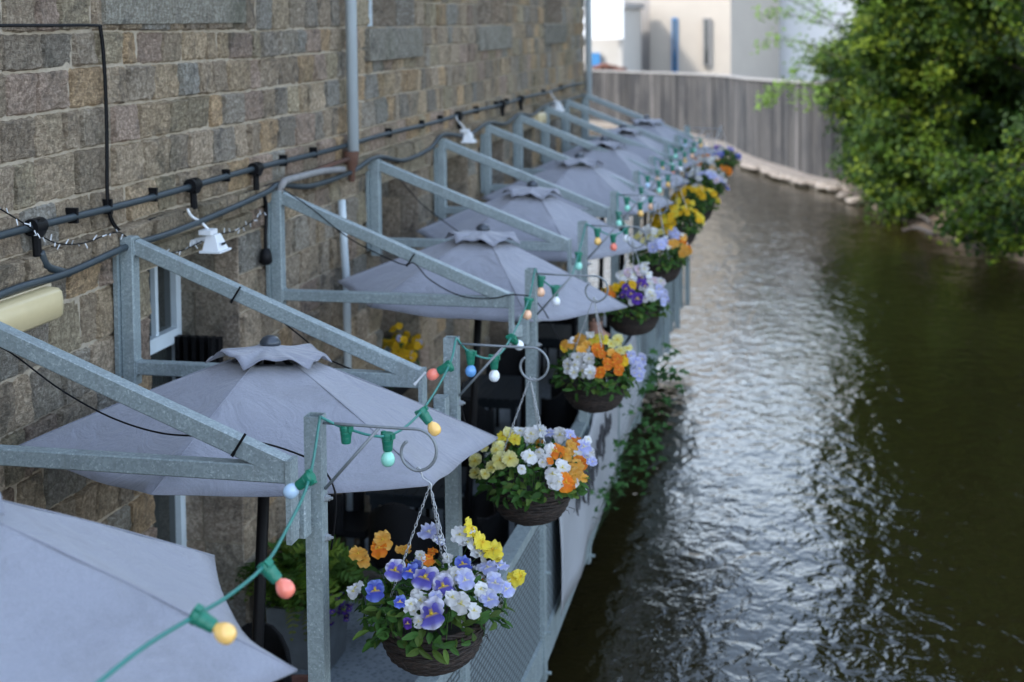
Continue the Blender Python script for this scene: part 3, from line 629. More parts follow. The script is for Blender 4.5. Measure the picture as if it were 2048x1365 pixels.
# ------------------------------------------------------------------ parasols
def canopy_pt(t6, s, r, drop, scal, sag):
    k = int(t6) % 6; f = t6-int(t6); a0 = k*math.pi/3; a1 = a0+math.pi/3
    p0 = Vector((math.cos(a0), math.sin(a0), 0)); p1 = Vector((math.cos(a1), math.sin(a1), 0)); bow = 4*f*(1-f)
    p = (p0*(1-f)+p1*f)*r*s*(1-scal*bow*s*s)
    z = -drop*(s**1.12)-sag*bow*(s**1.6)*(1-.25*s)
    return Vector((p.x, p.y, z))
def parasol(name, cx, cyy, zr, r, phi, tx, ty, label, dz=.50, seed=0):
    e = empty('parasol', (cx, cyy, DECK), label, 'parasol', 'grey parasols along the terrace')
    # lean: rim plane is tilted with the pole
    T = Matrix.Translation((cx, cyy, zr)) @ Matrix(((1, 0, -tx, 0), (0, 1, -ty, 0), (tx, ty, 1, 0), (0, 0, 0, 1))) @ Matrix.Rotation(phi, 4, 'Z')
    rr = random.Random(seed); drop = dz
    m_ = MB(); nt, ns = 12, 14; s0 = .16; vs = []; cs = []
    for i in range(6*nt):
        for j in range(ns+1):
            s = s0+(1-s0)*j/ns; p = canopy_pt(i/nt, s, r, drop, .05, .045)
            w_ = .006*math.sin(i*1.3+seed)*s*math.sin(j*.9)+.004*math.sin(i*.6+j*1.1+seed)
            fold = .010*max(0, s-.45)*math.sin((i % nt)/nt*math.pi*2*2)*math.cos(seed+i//nt)
            p.z += w_*.6+fold+drop; vs.append(T @ p); cs.append((1, 1, 1) if j < ns else (.8, .8, .82))
    n = ns+1; m_.add(vs, [(i*n+j, i*n+j+1, ((i+1) % (6*nt))*n+j+1, ((i+1) % (6*nt))*n+j) for i in range(6*nt) for j in range(ns)], cs)
    o = m_.build('canopy', M['canvas'], e, smooth=True); md = o.modifiers.new('t', 'SOLIDIFY'); md.thickness = .004; md.offset = 0
    m_ = MB()
    for k in range(6):      # seam welts over the ribs
        P = [T @ (canopy_pt(float(k), s0+(1-s0)*j/ns, r, drop, .05, .045)+Vector((0, 0, drop+.003))) for j in range(ns+1)]
        m_.tube(P, .0035, 5, (.86, .86, .88))
    m_.build('seam', M['canvas'], e, smooth=True)
    # wavy vent cap
    m_ = MB(); vs = []; rv = r*.262; nt2 = 16; nj = 6; cs = []
    for i in range(6*nt2):
        f = (i % nt2)/nt2; bow = 4*f*(1-f); k = i//nt2
        for j in range(nj+1):
            s = j/nj; p = canopy_pt(i/nt2, .05+s*.95, rv, .095, .03, -.004)
            lift = (.052+.016*math.sin(k*2.1+seed))*bow*s*s+.012*math.sin(f*12+k+seed)*s*s*bow
            p.z += lift+drop-.012+.035-(.0 if s < .9 else .006); vs.append(T @ p); cs.append((1, 1, 1) if j < nj else (.75, .75, .78))
    n = nj+1; m_.add(vs, [(i*n+j, i*n+j+1, ((i+1) % (6*nt2))*n+j+1, ((i+1) % (6*nt2))*n+j) for i in range(6*nt2) for j in range(nj)], cs)
    o = m_.build('vent_cap', M['canvas'], e, smooth=True); md = o.modifiers.new('t', 'SOLIDIFY'); md.thickness = .004; md.offset = 0
    m_ = MB(); m_.lathe([(0, .052), (.02, .052), (.04, .042), (.055, .022), (.057, .008), (.05, 0), (0, 0)], (0, 0, 0), 20, (1, 1, 1), T.to_3x3().to_4x4())
    m_.v = [tuple(Vector(v)+(T @ Vector((0, 0, drop+.012)))) for v in m_.v]; m_.build('finial', M['parasolmetal'], e, smooth=True)
    m_ = MB(); top = T @ Vector((0, 0, drop-.02)); ax = (T.to_3x3() @ Vector((0, 0, 1))).normalized(); L_ = (top.z-DECK)/ax.z
    m_.tube([top, top-ax*L_], .031, 14); m_.build('pole', M['black'], e, smooth=True)
    ft = top-ax*L_; m_ = MB(); m_.lathe([(0, .07), (.03, .07), (.05, .06), (.24, .05), (.26, .035), (.26, .005), (0, .005)], ft, 24); m_.build('base', M['black'], e, smooth=True)
    for k in range(6):
        m_ = MB(); a = T @ (canopy_pt(float(k), .04, r, drop, .05, .045)+Vector((0, 0, drop-.015))); b_ = T @ (canopy_pt(float(k), .97, r, drop, .05, .045)+Vector((0, 0, drop-.014)))
        c_ = T @ (canopy_pt(float(k), .5, r, drop, .05, .045)+Vector((0, 0, drop-.014)))
        m_.tube([a, c_, b_], .008, 6); m_.tube([c_, T @ Vector((0, 0, -.02))], .006, 6); m_.build('rib', M['black'], e)
    return e
PAR = [(1.30, -1.904, -1.666, 1.191, .097, .017, -.074, 'nearest grey parasol, cut off by the lower left corner of the photo'),
       (1.075, 1.40, -2.02, 1.272, .515, -.018, -.116, 'sharply focused grey parasol behind the first frame and first basket bracket'),
       (1.24, 5.442, -1.991, 1.191, .02, -.055, -.045, 'grey parasol behind the second frame, its right tip by the fourth flower basket'),
       (1.193, 7.668, -1.892, 1.13, .027, -.05, 0, 'grey parasol just beyond the third frame, with a dark gap under its vent'),
       (1.09, 10.9, -1.93, 1.14, .25, -.04, 0, 'blurred grey parasol between the fifth and sixth frames'),
       (1.08, 12.9, -1.90, 1.14, .1, -.03, 0, 'blurred grey parasol between the sixth and seventh frames'),
       (1.05, 14.9, -1.88, 1.14, .3, -.02, 0, 'small blurred grey parasol second from the far end'),
       (1.12, 17.1, -1.90, 1.14, .0, -.02, 0, 'smallest grey parasol, at the far end of the terrace')]
for i, a in enumerate(PAR): parasol('p', *a, seed=i)

# ------------------------------------------------------------------ festoon lights
SAG = lambda a, b_, s, n=10: [Vector(a).lerp(Vector(b_), i/n)-Vector((0, 0, s*4*(i/n)*(1-i/n))) for i in range(n+1)]
fest = empty('festoon_lights', (1.8, 4, -1.6), 'string of coloured golf ball bulbs in green sockets looped from post to post', 'string lights')
def sockmesh():
    m_ = MB(); m_.lathe([(0, .014), (.024, .014), (.029, .005), (.029, -.010), (.0255, -.012), (.0255, -.018), (.027, -.020), (.0235, -.040), (.024, -.042), (.0225, -.060), (.0205, -.068), (0, -.068)], n=20)
    m_.box((-.032, -.008, -.001), (.032, .008, .010)); m_.box((.024, -.014, -.012), (.034, .014, .012)); m_.box((-.03, -.010, .009), (-.015, .010, .018)); return m_.mesh('socket', M['green_plastic'])
def bulbmesh(c):
    m_ = MB(); m_.lathe([(.012, -.064), (.0165, -.074), (.0255, -.084), (.031, -.098), (.032, -.108), (.0305, -.120), (.024, -.132), (.014, -.139), (0, -.1405)], n=24); me = m_.mesh('bulb', BULB[c], True); return me
SM = sockmesh(); BM = {c: bulbmesh(c) for c in BULB}
def socket_at(p, d, c, s=1.0):
    z = -Vector(d).normalized(); q = Vector((0, 0, 1)).rotation_difference(z); MM = Matrix.Translation(Vector(p)-fest.location) @ q.to_matrix().to_4x4() @ Matrix.Rotation(rnd.uniform(-.6, .6), 4, 'Z') @ Matrix.Scale(s, 4)
    o = link('socket', SM, fest, MM)
    if c: link('bulb', BM[c], o, Matrix.Identity(4))
cab = []
def strand(pts, sc_=.0062):
    cab.append((pts, sc_))
def tops(k): return Vector((PXs[k]+.035, PY[k+1]-.03, -1.56 if k == 0 else -1.605))
A0 = at(150, 1405, y=-2.7); p1 = at(385, 1235, y=-2.05); p2 = at(528, 1132, y=-1.4); p3 = at(618, 960, y=-.4)
strand(catmull([A0, at(280, 1300, y=-2.4), p1, at(460, 1190, y=-1.75), p2, at(570, 1065, y=-.95), p3, tops(0)], 6))
D = lambda a, b_, yy: at(*b_, y=yy)-at(*a, y=yy)
socket_at(at(392, 1232, y=-2.05), D((392, 1235), (437, 1262), -2.05), 'amber', .88); socket_at(at(530, 1132, y=-1.4), D((527, 1135), (560, 1172), -1.4), 'salmon', .9); socket_at(at(620, 955, y=-.4), D((622, 958), (592, 980), -.4), 'paleblue', .92)
# spans over each bracket and on to the next post
near = [
 [((692, 857), .44, (0, 0, -1), None), ((775, 872), .50, (0, 0, -1), 'mint'), ((843, 823), 1.1, (.45, 0, -.6), 'amber'), ((898, 732), 1.9, (-.75, 0, -.42), 'salmon')],
 [((941, 706), 2.3, (0, 0, -1), 'blue'), ((988, 716), 2.4, (0, 0, -1), 'white'), ((1022, 676), 3.1, (.2, .5, -.4), 'white'), ((1057, 600), 4.1, (-.1, 0, -1), 'peach')],
 [((1081, 556), 4.6, (0, 0, -1), 'peach'), ((1109, 575), 4.8, (.1, 0, -1), 'white'), ((1139, 560), 5.6, (.1, .4, -.5), None), ((1157, 508), 6.4, (0, 0, -1), 'mint')]]
for k, lst in enumerate(near):
    P = [tops(k)]
    for (u, v), y, d, c in lst:
        p = at(u, v, y=y); P.append(p); socket_at(p, d, c)
    P.append(tops(k+1)); strand(catmull(P, 6))
cyc = ['amber', 'salmon', 'white', 'mint', 'mint', 'amber', 'peach', 'white', 'paleblue', 'mint', 'amber', 'peach']; ci = 0
for k in range(3, 9):
    a = tops(k); P = [a, a+Vector((.09, .06, -.06)), a+Vector((.21, .2, -.13)), a+Vector((.29, .45, -.09)), a.lerp(tops(k+1), .75)+Vector((.08, 0, -.13)), tops(k+1)]
    strand(catmull(P, 5))
    for q in P[1:5]: socket_at(q, (.05, 0, -1), cyc[ci % 12]); ci += 1
m_ = MB()
for P, r_ in cab: m_.tube(P, r_, 7)
m_.build('cable', M['green_cable'], fest, smooth=True)
# thin black leads tied to the frames
def lead(lst, y, label, r=.0045):
    P = catmull([at(q[0], q[1], y=(q[2] if len(q) > 2 else y)) for q in lst], 5); m_ = MB(); m_.tube(P, r, 6); return tag(m_.build('black_lead', M['black'], smooth=True), label, 'lead')
lead([(-40, 680), (20, 705), (110, 772), (190, 820), (260, 850), (330, 868), (400, 873), (470, 880), (540, 890, .34), (612, 915, .48), (640, 932, .50), (662, 962, .50), (672, 1000, .50), (668, 1060, .50), (662, 1100, .50)], .245, 'black lead drooping below the arm of the first frame')
lead([(560, 640), (610, 680), (650, 715), (710, 742)], 2.10, 'black lead hanging from the arm of the second frame')
lead([(565, 378), (620, 415), (700, 478), (800, 528), (828, 527), (860, 560), (920, 592), (985, 597), (1020, 590), (1058, 592)], 4.22, 'black lead strapped along the arm of the third frame')
lead([(800, 360), (845, 410), (900, 452), (925, 470)], 6.9, 'thin black wire slanting from the wall behind the fourth frame')
lead([(1070, 600), (1090, 625), (1108, 660), (1130, 700)], 4.7, 'black lead looping down beside the third bracket post')
lead([(925, 765), (922, 810), (935, 860), (950, 905), (975, 935)], 2.4, 'black lead hanging beside the second bracket post')
def ctie(u, v, y, du, dv, label, mat='black'):
    a = at(u, v, y=y-.06); b_ = at(u+du, v+dv, y=y-.06); m_ = MB(); m_.bar(a, b_, .004, .011); m_.bar(b_, b_+(b_-a)*.25, .005, .015)
    tag(m_.build('cable_tie', M[mat]), label, 'cable tie')
ctie(491, 868, YK[0], -22, 36, 'black cable tie round the lower end of the first frame arm')
ctie(481, 574, YK[1], -16, 26, 'black cable tie halfway along the second frame arm')
ctie(829, 508, YK[2], -13, 20, 'black cable tie on the third frame arm')
ctie(851, 745, YK[1], -18, 20, 'white cable tie at the tip of the second frame', 'white')

# ------------------------------------------------------------------ hanging baskets
def basketmesh():
    m_ = MB(); rw = random.Random(2); prof = []
    NR = 17
    for i in range(NR):
        t = i/(NR-1); ang = t*R(82); rad = .232*math.cos(ang*.93)**.75 if t < 1 else .05; z = -.205*math.sin(ang)/math.sin(R(82))
        for q in range(2):
            ph = (i+q*.5)*math.pi; pts = []; n = 72; zz = z-.0055*q; k = rw.uniform(.55, 1.5)
            for j in range(n):
                a = 2*math.pi*j/n; w_ = .0035*math.sin(12*a+ph)+rw.uniform(-.001, .001); pts.append((math.cos(a)*(rad+w_), math.sin(a)*(rad+w_), zz+.0025*math.sin(3*a+i)))
            m_.tube(pts, .0052, 5, (k, k, k), closed=True)
    for j in range(24):
        a = 2*math.pi*j/24; P = []
        for i in range(9):
            t = i/8; ang = t*R(82); rad = .228*math.cos(ang*.93)**.75; P.append((math.cos(a)*rad, math.sin(a)*rad, -.205*math.sin(ang)/math.sin(R(82))+.008))
        m_.tube(P, .005, 5, (.8, .8, .8))
    for q in range(3):
        m_.tube([(math.cos(t)*(.235+.006*math.sin(9*t+q*2.1)), math.sin(t)*(.235+.006*math.sin(9*t+q*2.1)), .006+.007*math.cos(9*t+q*2.1)) for t in np.linspace(0, 2*math.pi, 80, endpoint=False)], .008, 6, (1.1, 1.0, .95), closed=True)
    m_.lathe([(.222, -.01), (.21, -.06), (.17, -.13), (.1, -.185), (0, -.2)], n=32, c=(.25, .25, .25)); m_.lathe([(.222, -.012), (0, .01)], n=32, c=(.3, .25, .2))
    for j in range(14):
        a = rw.uniform(0, 6.28); r0 = .20*rw.uniform(.8, 1.1); z = -rw.uniform(.03, .17); p = Vector((math.cos(a)*r0, math.sin(a)*r0, z)); m_.tube([p, p+Vector((math.cos(a+.6)*.04, math.sin(a+.6)*.04, -.02)), p+Vector((math.cos(a+1)*.06, math.sin(a+1)*.06, -.05))], .0016, 4, (1, 1, 1))
    return m_.mesh('wicker_basket', M['wicker'], True)
BASK = basketmesh()
def chainmesh(L=.60):
    m_ = MB(); n = int(L/.0165)
    for i in range(n):
        z = L*(i+.5)/n; P = []
        for k in range(8):
            t = 2*math.pi*k/8; x, zz = .0052*math.cos(t), .0115*math.sin(t); P.append((x*math.cos(i*1.25+.2), x*math.sin(i*1.25+.2), z+zz))
        m_.tube(P, .0019, 4, closed=True)
    return m_.mesh('chain', M['chain'], True)
CHAIN = chainmesh()
SCH = {  # centre, blotch, body, edge of each pansy colour (linear)
 'violet': ((.85, .60, .05), (.07, .05, .45), (.20, .18, .66), (.80, .80, .93)), 'blue': ((.85, .60, .05), (.045, .05, .45), (.10, .14, .62), (.24, .32, .78)),
 'lilac': ((.80, .75, .50), (.34, .36, .76), (.50, .54, .86), (.70, .73, .92)), 'white': ((.80, .72, .25), (.76, .76, .74), (.82, .83, .84), (.86, .87, .88)),
 'orange': ((.85, .45, .03), (.75, .13, .01), (.85, .22, .01), (.88, .30, .02)), 'lorange': ((.85, .50, .05), (.85, .33, .03), (.88, .45, .07), (.90, .52, .12)),
 'yellow': ((.80, .50, .03), (.85, .62, .03), (.88, .72, .05), (.90, .76, .10)), 'pyellow': ((.80, .55, .05), (.85, .76, .15), (.86, .80, .30), (.88, .84, .42)),
 'purple': ((.85, .60, .15), (.035, .012, .15), (.10, .035, .34), (.15, .06, .42)), 'gold': ((.7, .4, .02), (.80, .46, .01), (.85, .52, .01), (.86, .56, .02)),
 'pink': ((.8, .7, .4), (.65, .45, .55), (.78, .62, .72), (.82, .72, .80))}
def pansy(scheme, seed):
    rp = random.Random(seed); c0, c1, c2, c3 = [tuple(x*.93 for x in q) for q in SCH[scheme]]; m_ = MB()
    def mixt(a, b_, t): return tuple(x+(y-x)*t for x, y in zip(a, b_))
    petals = [(R(60), .052, 1.0, -.006), (R(120), .052, 1.0, -.009), (R(8), .046, .95, 0.0), (R(172), .046, .95, .002), (R(270), .056, 1.25, .004)]
    for pi_, (ang, L_, wd, off) in enumerate(petals):
        L_ *= rp.uniform(.92, 1.08); na, nr = 9, 6; vs = []; cs = []; ph = rp.uniform(0, 6); cup = rp.uniform(-.25, .9)
        for i in range(na):
            t = (i/(na-1)-.5)*2
            for j in range(nr):
                s = (j+.15)/(nr-.85); half = .62*wd*math.sin(math.pi*min(1, .12+s*.62))*L_; 
                x = t*half; yl = L_*s*(1-.22*t*t*s); z = off+.010*s*s*(-1+cup*3)+.009*math.sin(t*5.5+ph)*s*s-.004*abs(t)*s
                ca, sa = math.cos(ang-math.pi/2), math.sin(ang-math.pi/2); vs.append((x*ca-yl*sa, x*sa+yl*ca, z))
                if pi_ < 2: q = s; cc = mixt(c2, c3, min(1, max(0, (q-.2)*1.6)))
                else: cc = mixt(c1, c2, min(1, s*1.6)) if s < .62 else mixt(c2, c3, min(1, (s-.62)/.36))
                if s < .16 and pi_ >= 2: cc = c0
                cs.append(cc)
        m_.add(vs, [(i*nr+j, (i+1)*nr+j, (i+1)*nr+j+1, i*nr+j+1) for i in range(na-1) for j in range(nr-1)], cs)
    m_.lathe([(.0065, .004), (.005, .009), (0, .011)], n=8, c=c0)
    m_.tube([(0, 0, -.005), (0, -.004, -.03), (0, .0, -.09)], .0022, 5, (.10, .20, .05))
    return m_.mesh('pansy', M['petal'], True)
PANSY = {s: [pansy(s, 10*i+j) for j in range(3)] for i, s in enumerate(SCH)}
def leafshape(m_, p, d, n, L_, W, c, seg=4):
    d = d.normalized(); sd = d.cross(n).normalized(); n2 = sd.cross(d); vs = []
    for j in range(seg+1):
        t = j/seg; w_ = W*math.sin(math.pi*(.08+.86*t))**.8; base = p+d*(L_*t)-n2*(.35*L_*t*t)
        vs += [base-sd*w_+n2*w_*.35, base, base+sd*w_+n2*w_*.35]
    m_.add(vs, [(3*j+k, 3*j+k+1, 3*j+k+4, 3*j+k+3) for j in range(seg) for k in (0, 1)], c)
def foliage(seed, n=520, rx=.31, rz=.20):
    rp = random.Random(seed); m_ = MB()
    for i in range(n):
        a = rp.uniform(0, 2*math.pi); el = math.asin(rp.uniform(-.28, 1)); q = rp.uniform(.62, 1.0)
        nn = Vector((math.cos(a)*math.cos(el), math.sin(a)*math.cos(el), math.sin(el)))
        p = Vector((nn.x*rx*q, nn.y*rx*q, max(-.04, nn.z*rz*q+.02)))
        d = (nn+Vector((rp.uniform(-1, 1), rp.uniform(-1, 1), rp.uniform(-.6, .6)))).normalized()
        k = rp.uniform(.55, 1.45); c = (.045*k, .118*k, .022*k) if rp.random() < .7 else (.10*k, .17*k, .03*k)
        leafshape(m_, p, d, (nn+Vector((0, 0, .4))).normalized(), rp.uniform(.035, .075), rp.uniform(.010, .019), c)
    for i in range(40):
        a = rp.uniform(0, 6.28); rr = rp.uniform(.05, .26); p = Vector((math.cos(a)*rr, math.sin(a)*rr, 0)); m_.tube([p, p*1.1+Vector((0, 0, .09)), p*1.25+Vector((0, 0, .19*(1-rr)))], .0022, 4, (.08, .16, .04))
    return m_.mesh('foliage', M['leaf'])
FOL = [foliage(s) for s in (1, 2, 3)]
def hit_dome(u, v, c, rx, rz):
    d = ray(u, v); S = Vector((1/rx, 1/rx, 1/rz)); o = Vector([(CAMP[i]-c[i])*S[i] for i in range(3)]); dd = Vector([d[i]*S[i] for i in range(3)])
    A = dd.dot(dd); B = 2*o.dot(dd); C_ = o.dot(o)-1; disc = B*B-4*A*C_
    t = (-B-math.sqrt(disc))/(2*A) if disc > 0 else -B/(2*A)
    return CAMP+d*t
LABB = ['nearest flower basket, blue violet pansies in the middle with orange on the left', 'second flower basket, pale yellow pansies left and orange right', 'third flower basket, orange and yellow pansies with a white cluster at the left',
        'fourth flower basket, deep purple and white pansies', 'fifth flower basket, lavender blue pansies between pale yellow and orange', 'sixth flower basket, all golden yellow and seen in full',
        'seventh flower basket, golden yellow and partly behind the sixth', 'eighth flower basket, white and blue pansies above the yellow ones', 'ninth flower basket, orange pansies edged with white', 'farthest flower basket, purple and pinkish white pansies']
RIM = [Vector((2.252, .42, -2.447)), Vector((2.32, 2.25, -2.425)), Vector((2.315, 4.53, -2.41)), Vector((2.29, 6.80, -2.35)), Vector((2.26, 9.0, -2.30)), Vector((2.23, 11.1, -2.26)), Vector((2.27, 12.95, -2.24)), Vector((2.23, 14.8, -2.24)), Vector((2.16, 16.4, -2.18)), Vector((2.22, 18.25, -2.19))]
FL0 = [[(765, 1080, 'lorange', 1), (758, 1096, 'orange', .9), (716, 1108, 'lorange', .95), (728, 1120, 'lorange', .7), (806, 1100, 'lorange', .85), (858, 1064, 'lilac', 1.1), (865, 1103, 'orange', .55), (920, 1070, 'white', 1), (943, 1058, 'yellow', 1.05), (935, 1085, 'white', .8), (965, 1085, 'yellow', 1), (985, 1100, 'yellow', 1.1), (960, 1108, 'white', .9), (850, 1155, 'violet', 1.3), (886, 1172, 'violet', 1.1), (820, 1143, 'blue', .9), (790, 1140, 'violet', 1.05), (750, 1180, 'blue', .95), (712, 1176, 'white', .85), (863, 1227, 'violet', 1.3), (922, 1207, 'white', .95), (948, 1221, 'white', .75), (978, 1200, 'lilac', 1), (962, 1178, 'white', .7), (1012, 1178, 'lilac', .8), (1030, 1155, 'yellow', .85), (1022, 1170, 'pyellow', .6), (990, 1165, 'lilac', .9), (930, 1160, 'lilac', 1), (912, 1150, 'white', .8), (925, 1128, 'blue', .9), (975, 1135, 'lilac', .95), (1000, 1132, 'lilac', .9), (800, 1204, 'blue', .65), (822, 1208, 'white', .6), (815, 1247, 'purple', .5), (895, 1115, 'white', .6), (870, 1195, 'lilac', .7), (840, 1110, 'white', .55), (905, 1195, 'white', .8), (880, 1080, 'lilac', .6)],
       [(1022, 868, 'pyellow', 1), (1005, 872, 'yellow', .8), (1040, 862, 'white', .9), (1062, 868, 'white', 1), (1080, 862, 'white', 1), (1098, 866, 'lilac', .8), (1120, 870, 'white', 1), (1105, 900, 'white', .9), (1060, 912, 'white', 1), (1078, 905, 'white', .7), (1000, 920, 'pyellow', 1.1), (1020, 918, 'pyellow', 1.05), (992, 900, 'pyellow', .7), (950, 922, 'pyellow', .9), (970, 948, 'pyellow', .6), (1112, 903, 'orange', 1.15), (1130, 908, 'lorange', .9), (1143, 892, 'lorange', .9), (1152, 880, 'orange', .8), (1160, 905, 'lilac', 1), (1168, 893, 'lilac', 1), (1172, 915, 'lilac', .9), (1160, 925, 'orange', .9), (1152, 935, 'lorange', 1), (1150, 950, 'lorange', .9), (1125, 935, 'white', 1.05), (1105, 948, 'white', 1), (1115, 962, 'white', 1), (1132, 964, 'orange', 1.1), (1044, 938, 'white', .6), (1085, 925, 'white', .6), (1100, 922, 'orange', .5), (1030, 880, 'yellow', .8), (1140, 870, 'lilac', .8)],
       [(1140, 690, 'lorange', .9), (1128, 697, 'gold', .7), (1160, 680, 'lorange', 1.1), (1172, 690, 'lorange', .9), (1162, 700, 'lorange', .9), (1180, 668, 'white', .8), (1190, 678, 'yellow', 1.3), (1205, 680, 'yellow', 1.1), (1222, 688, 'pyellow', .8), (1235, 680, 'pyellow', 1), (1195, 700, 'orange', 1.15), (1204, 708, 'orange', .9), (1155, 715, 'white', 1.1), (1150, 730, 'white', .9), (1178, 718, 'white', 1), (1165, 742, 'white', 1), (1148, 745, 'white', .9), (1180, 745, 'white', 1), (1135, 728, 'white', .8), (1215, 728, 'orange', 1), (1200, 745, 'orange', .9), (1235, 718, 'orange', 1), (1238, 740, 'orange', .9), (1248, 722, 'gold', .8), (1240, 702, 'pyellow', .9), (1255, 697, 'pyellow', .9), (1262, 712, 'lilac', .9), (1272, 725, 'lilac', 1.1), (1278, 738, 'lilac', 1.1), (1284, 718, 'lilac', 1), (1278, 752, 'lilac', .9), (1222, 705, 'lorange', .7)],
       [(1218, 580, 'lorange', .9), (1208, 590, 'orange', .8), (1222, 592, 'orange', 1), (1232, 575, 'gold', .8), (1243, 552, 'white', 1.1), (1256, 545, 'pink', 1), (1268, 550, 'white', 1), (1278, 540, 'pink', 1.1), (1288, 538, 'white', 1.1), (1296, 548, 'white', 1), (1284, 556, 'purple', 1.1), (1283, 568, 'purple', 1.1), (1290, 572, 'purple', .8), (1252, 578, 'purple', .9), (1262, 588, 'purple', 1), (1275, 598, 'purple', 1.3), (1244, 590, 'purple', .6), (1265, 570, 'gold', .9), (1300, 585, 'white', 1.1), (1304, 592, 'white', 1), (1298, 568, 'white', 1.1), (1310, 560, 'pink', .9), (1322, 562, 'white', 1), (1318, 578, 'lilac', 1), (1328, 585, 'lilac', .9), (1330, 595, 'lilac', .8), (1312, 590, 'lilac', .9)],
       [(1275, 472, 'pyellow', .9), (1270, 478, 'pyellow', .9), (1286, 462, 'white', 1.1), (1296, 460, 'white', 1), (1308, 462, 'white', 1), (1300, 472, 'pyellow', 1), (1288, 480, 'pyellow', 1), (1285, 488, 'pyellow', .9), (1322, 465, 'pyellow', 1), (1335, 465, 'gold', .7), (1330, 475, 'white', .8), (1345, 462, 'lilac', 1.2), (1352, 470, 'lilac', 1.2), (1305, 495, 'lilac', 1.3), (1322, 490, 'lilac', 1.2), (1328, 485, 'lilac', 1.1), (1315, 483, 'lilac', .9), (1342, 488, 'lorange', 1), (1350, 486, 'lorange', 1), (1365, 475, 'lorange', 1), (1366, 488, 'orange', 1.1), (1368, 497, 'lorange', 1), (1364, 508, 'lorange', .9)]]
PALS = {5: (['gold', 'yellow', 'gold'], 55, .75), 6: (['gold', 'yellow', 'gold', 'gold'], 50, .75), 7: (['white', 'blue', 'white', 'lilac', 'pink'], 30, 1.05), 8: (['orange', 'lorange', 'white', 'orange', 'white'], 30, 1.05), 9: (['violet', 'blue', 'pink', 'white', 'purple'], 30, 1.05)}
def hanging(k):
    rim = RIM[k]; hk = HOOK[k]; rp = random.Random(50+k)
    e = empty('hanging_basket', rim, LABB[k], 'flower basket', 'hanging baskets along the railing'); L = e.location
    o = link('wicker_basket', BASK, e, Matrix.Rotation(rp.uniform(0, 6), 4, 'Z'))
    # hook and three chains
    top = Vector((hk.x, hk.y, hk.z))-rim; jn = Vector((0, 0, .60))
    m_ = MB(); P = [top+Vector((-.012, 0, .0)), top+Vector((-.006, 0, .014)), top+Vector((.006, 0, .012)), top+Vector((.012, 0, -.005)), top.lerp(jn, .5)+Vector((-.004, 0, 0)), jn+Vector((0, 0, .01)), jn+Vector((.008, 0, -.008)), jn+Vector((-.004, 0, -.012))]
    m_.tube(catmull(P, 4), .003, 6); me = m_.mesh('hook', M['chain'], True); link('hook', me, e)
    a0 = (rp.uniform(-.3, .3) if k else .1)+R(200)
    for q in range(3):
        a = a0+q*2*math.pi/3; b_ = Vector((.225*math.cos(a), .225*math.sin(a), 0)); d = jn-b_; Q = Vector((0, 0, 1)).rotation_difference(d.normalized())
        link('chain', CHAIN, e, Matrix.Translation(b_) @ Q.to_matrix().to_4x4() @ Matrix.Diagonal((1, 1, d.length/.60, 1)))
    link('foliage', FOL[k % 3], e, Matrix.Rotation(rp.uniform(0, 6), 4, 'Z') @ Matrix.Scale(1.04 if k in (0,) else 1., 4))
    tc = (CAMP-rim).normalized()
    def put(p, c, s, face=.95):
        nrm = (p-Vector((0, 0, -.05))); nrm = Vector((nrm.x, nrm.y, nrm.z*1.2)).normalized()
        nrm = (nrm*(1-face*.5)+tc*face*.8+Vector((rp.uniform(-.45, .45), rp.uniform(-.3, .3), rp.uniform(-.35, .3)))).normalized()
        # face along nrm, upper petals upwards
        z = nrm; x = Vector((0, 0, 1)).cross(z)
        if x.length < .05: x = Vector((1, 0, 0))
        x.normalize(); y = z.cross(x); MM = Matrix((x, y, z)).transposed().to_4x4() @ Matrix.Rotation(rp.uniform(-.4, .4), 4, 'Z')
        link('pansy', rp.choice(PANSY[c]), e, Matrix.Translation(p) @ MM @ Matrix.Scale(s, 4))
    if k < 5:
        for u, v, c, s in FL0[k]:
            p = hit_dome(u, v, rim+Vector((0, 0, .03)), .36 if k == 0 else .34, .235)-rim; put(p, c, s*.93)
    else:
        pal, n, s = PALS[k]
        for i in range(n):
            a = rp.uniform(0, 2*math.pi); el = math.asin(rp.uniform(.0, 1)**.9); rr = .31
            p = Vector((math.cos(a)*math.cos(el)*rr, math.sin(a)*math.cos(el)*rr, math.sin(el)*.21+.05)); put(p, pal[i % len(pal)], s*1.2*rp.uniform(.8, 1.15), .45)
    if k < 5:   # a few blooms on the far side
        cs = [f[2] for f in FL0[k]]
        for i in range(26):     # small blooms between the named ones
            u, v, c, s_ = rp.choice(FL0[k]); u += rp.uniform(-24, 24)*(1 if k < 2 else .6); v += rp.uniform(-16, 16)*(1 if k < 2 else .6)
            put(hit_dome(u, v, rim+Vector((0, 0, .03)), .33, .215)-rim, 'white' if rp.random() < .4 else c, rp.uniform(.5, .75))
        for i in range(14):
            a = R(rp.uniform(20, 160)); el = R(rp.uniform(5, 60)); put(Vector((math.cos(a)*math.cos(el)*.31, math.sin(a)*math.cos(el)*.31, math.sin(el)*.2+.03)), rp.choice(cs), rp.uniform(.7, 1), .1)
for k in range(10): hanging(k)
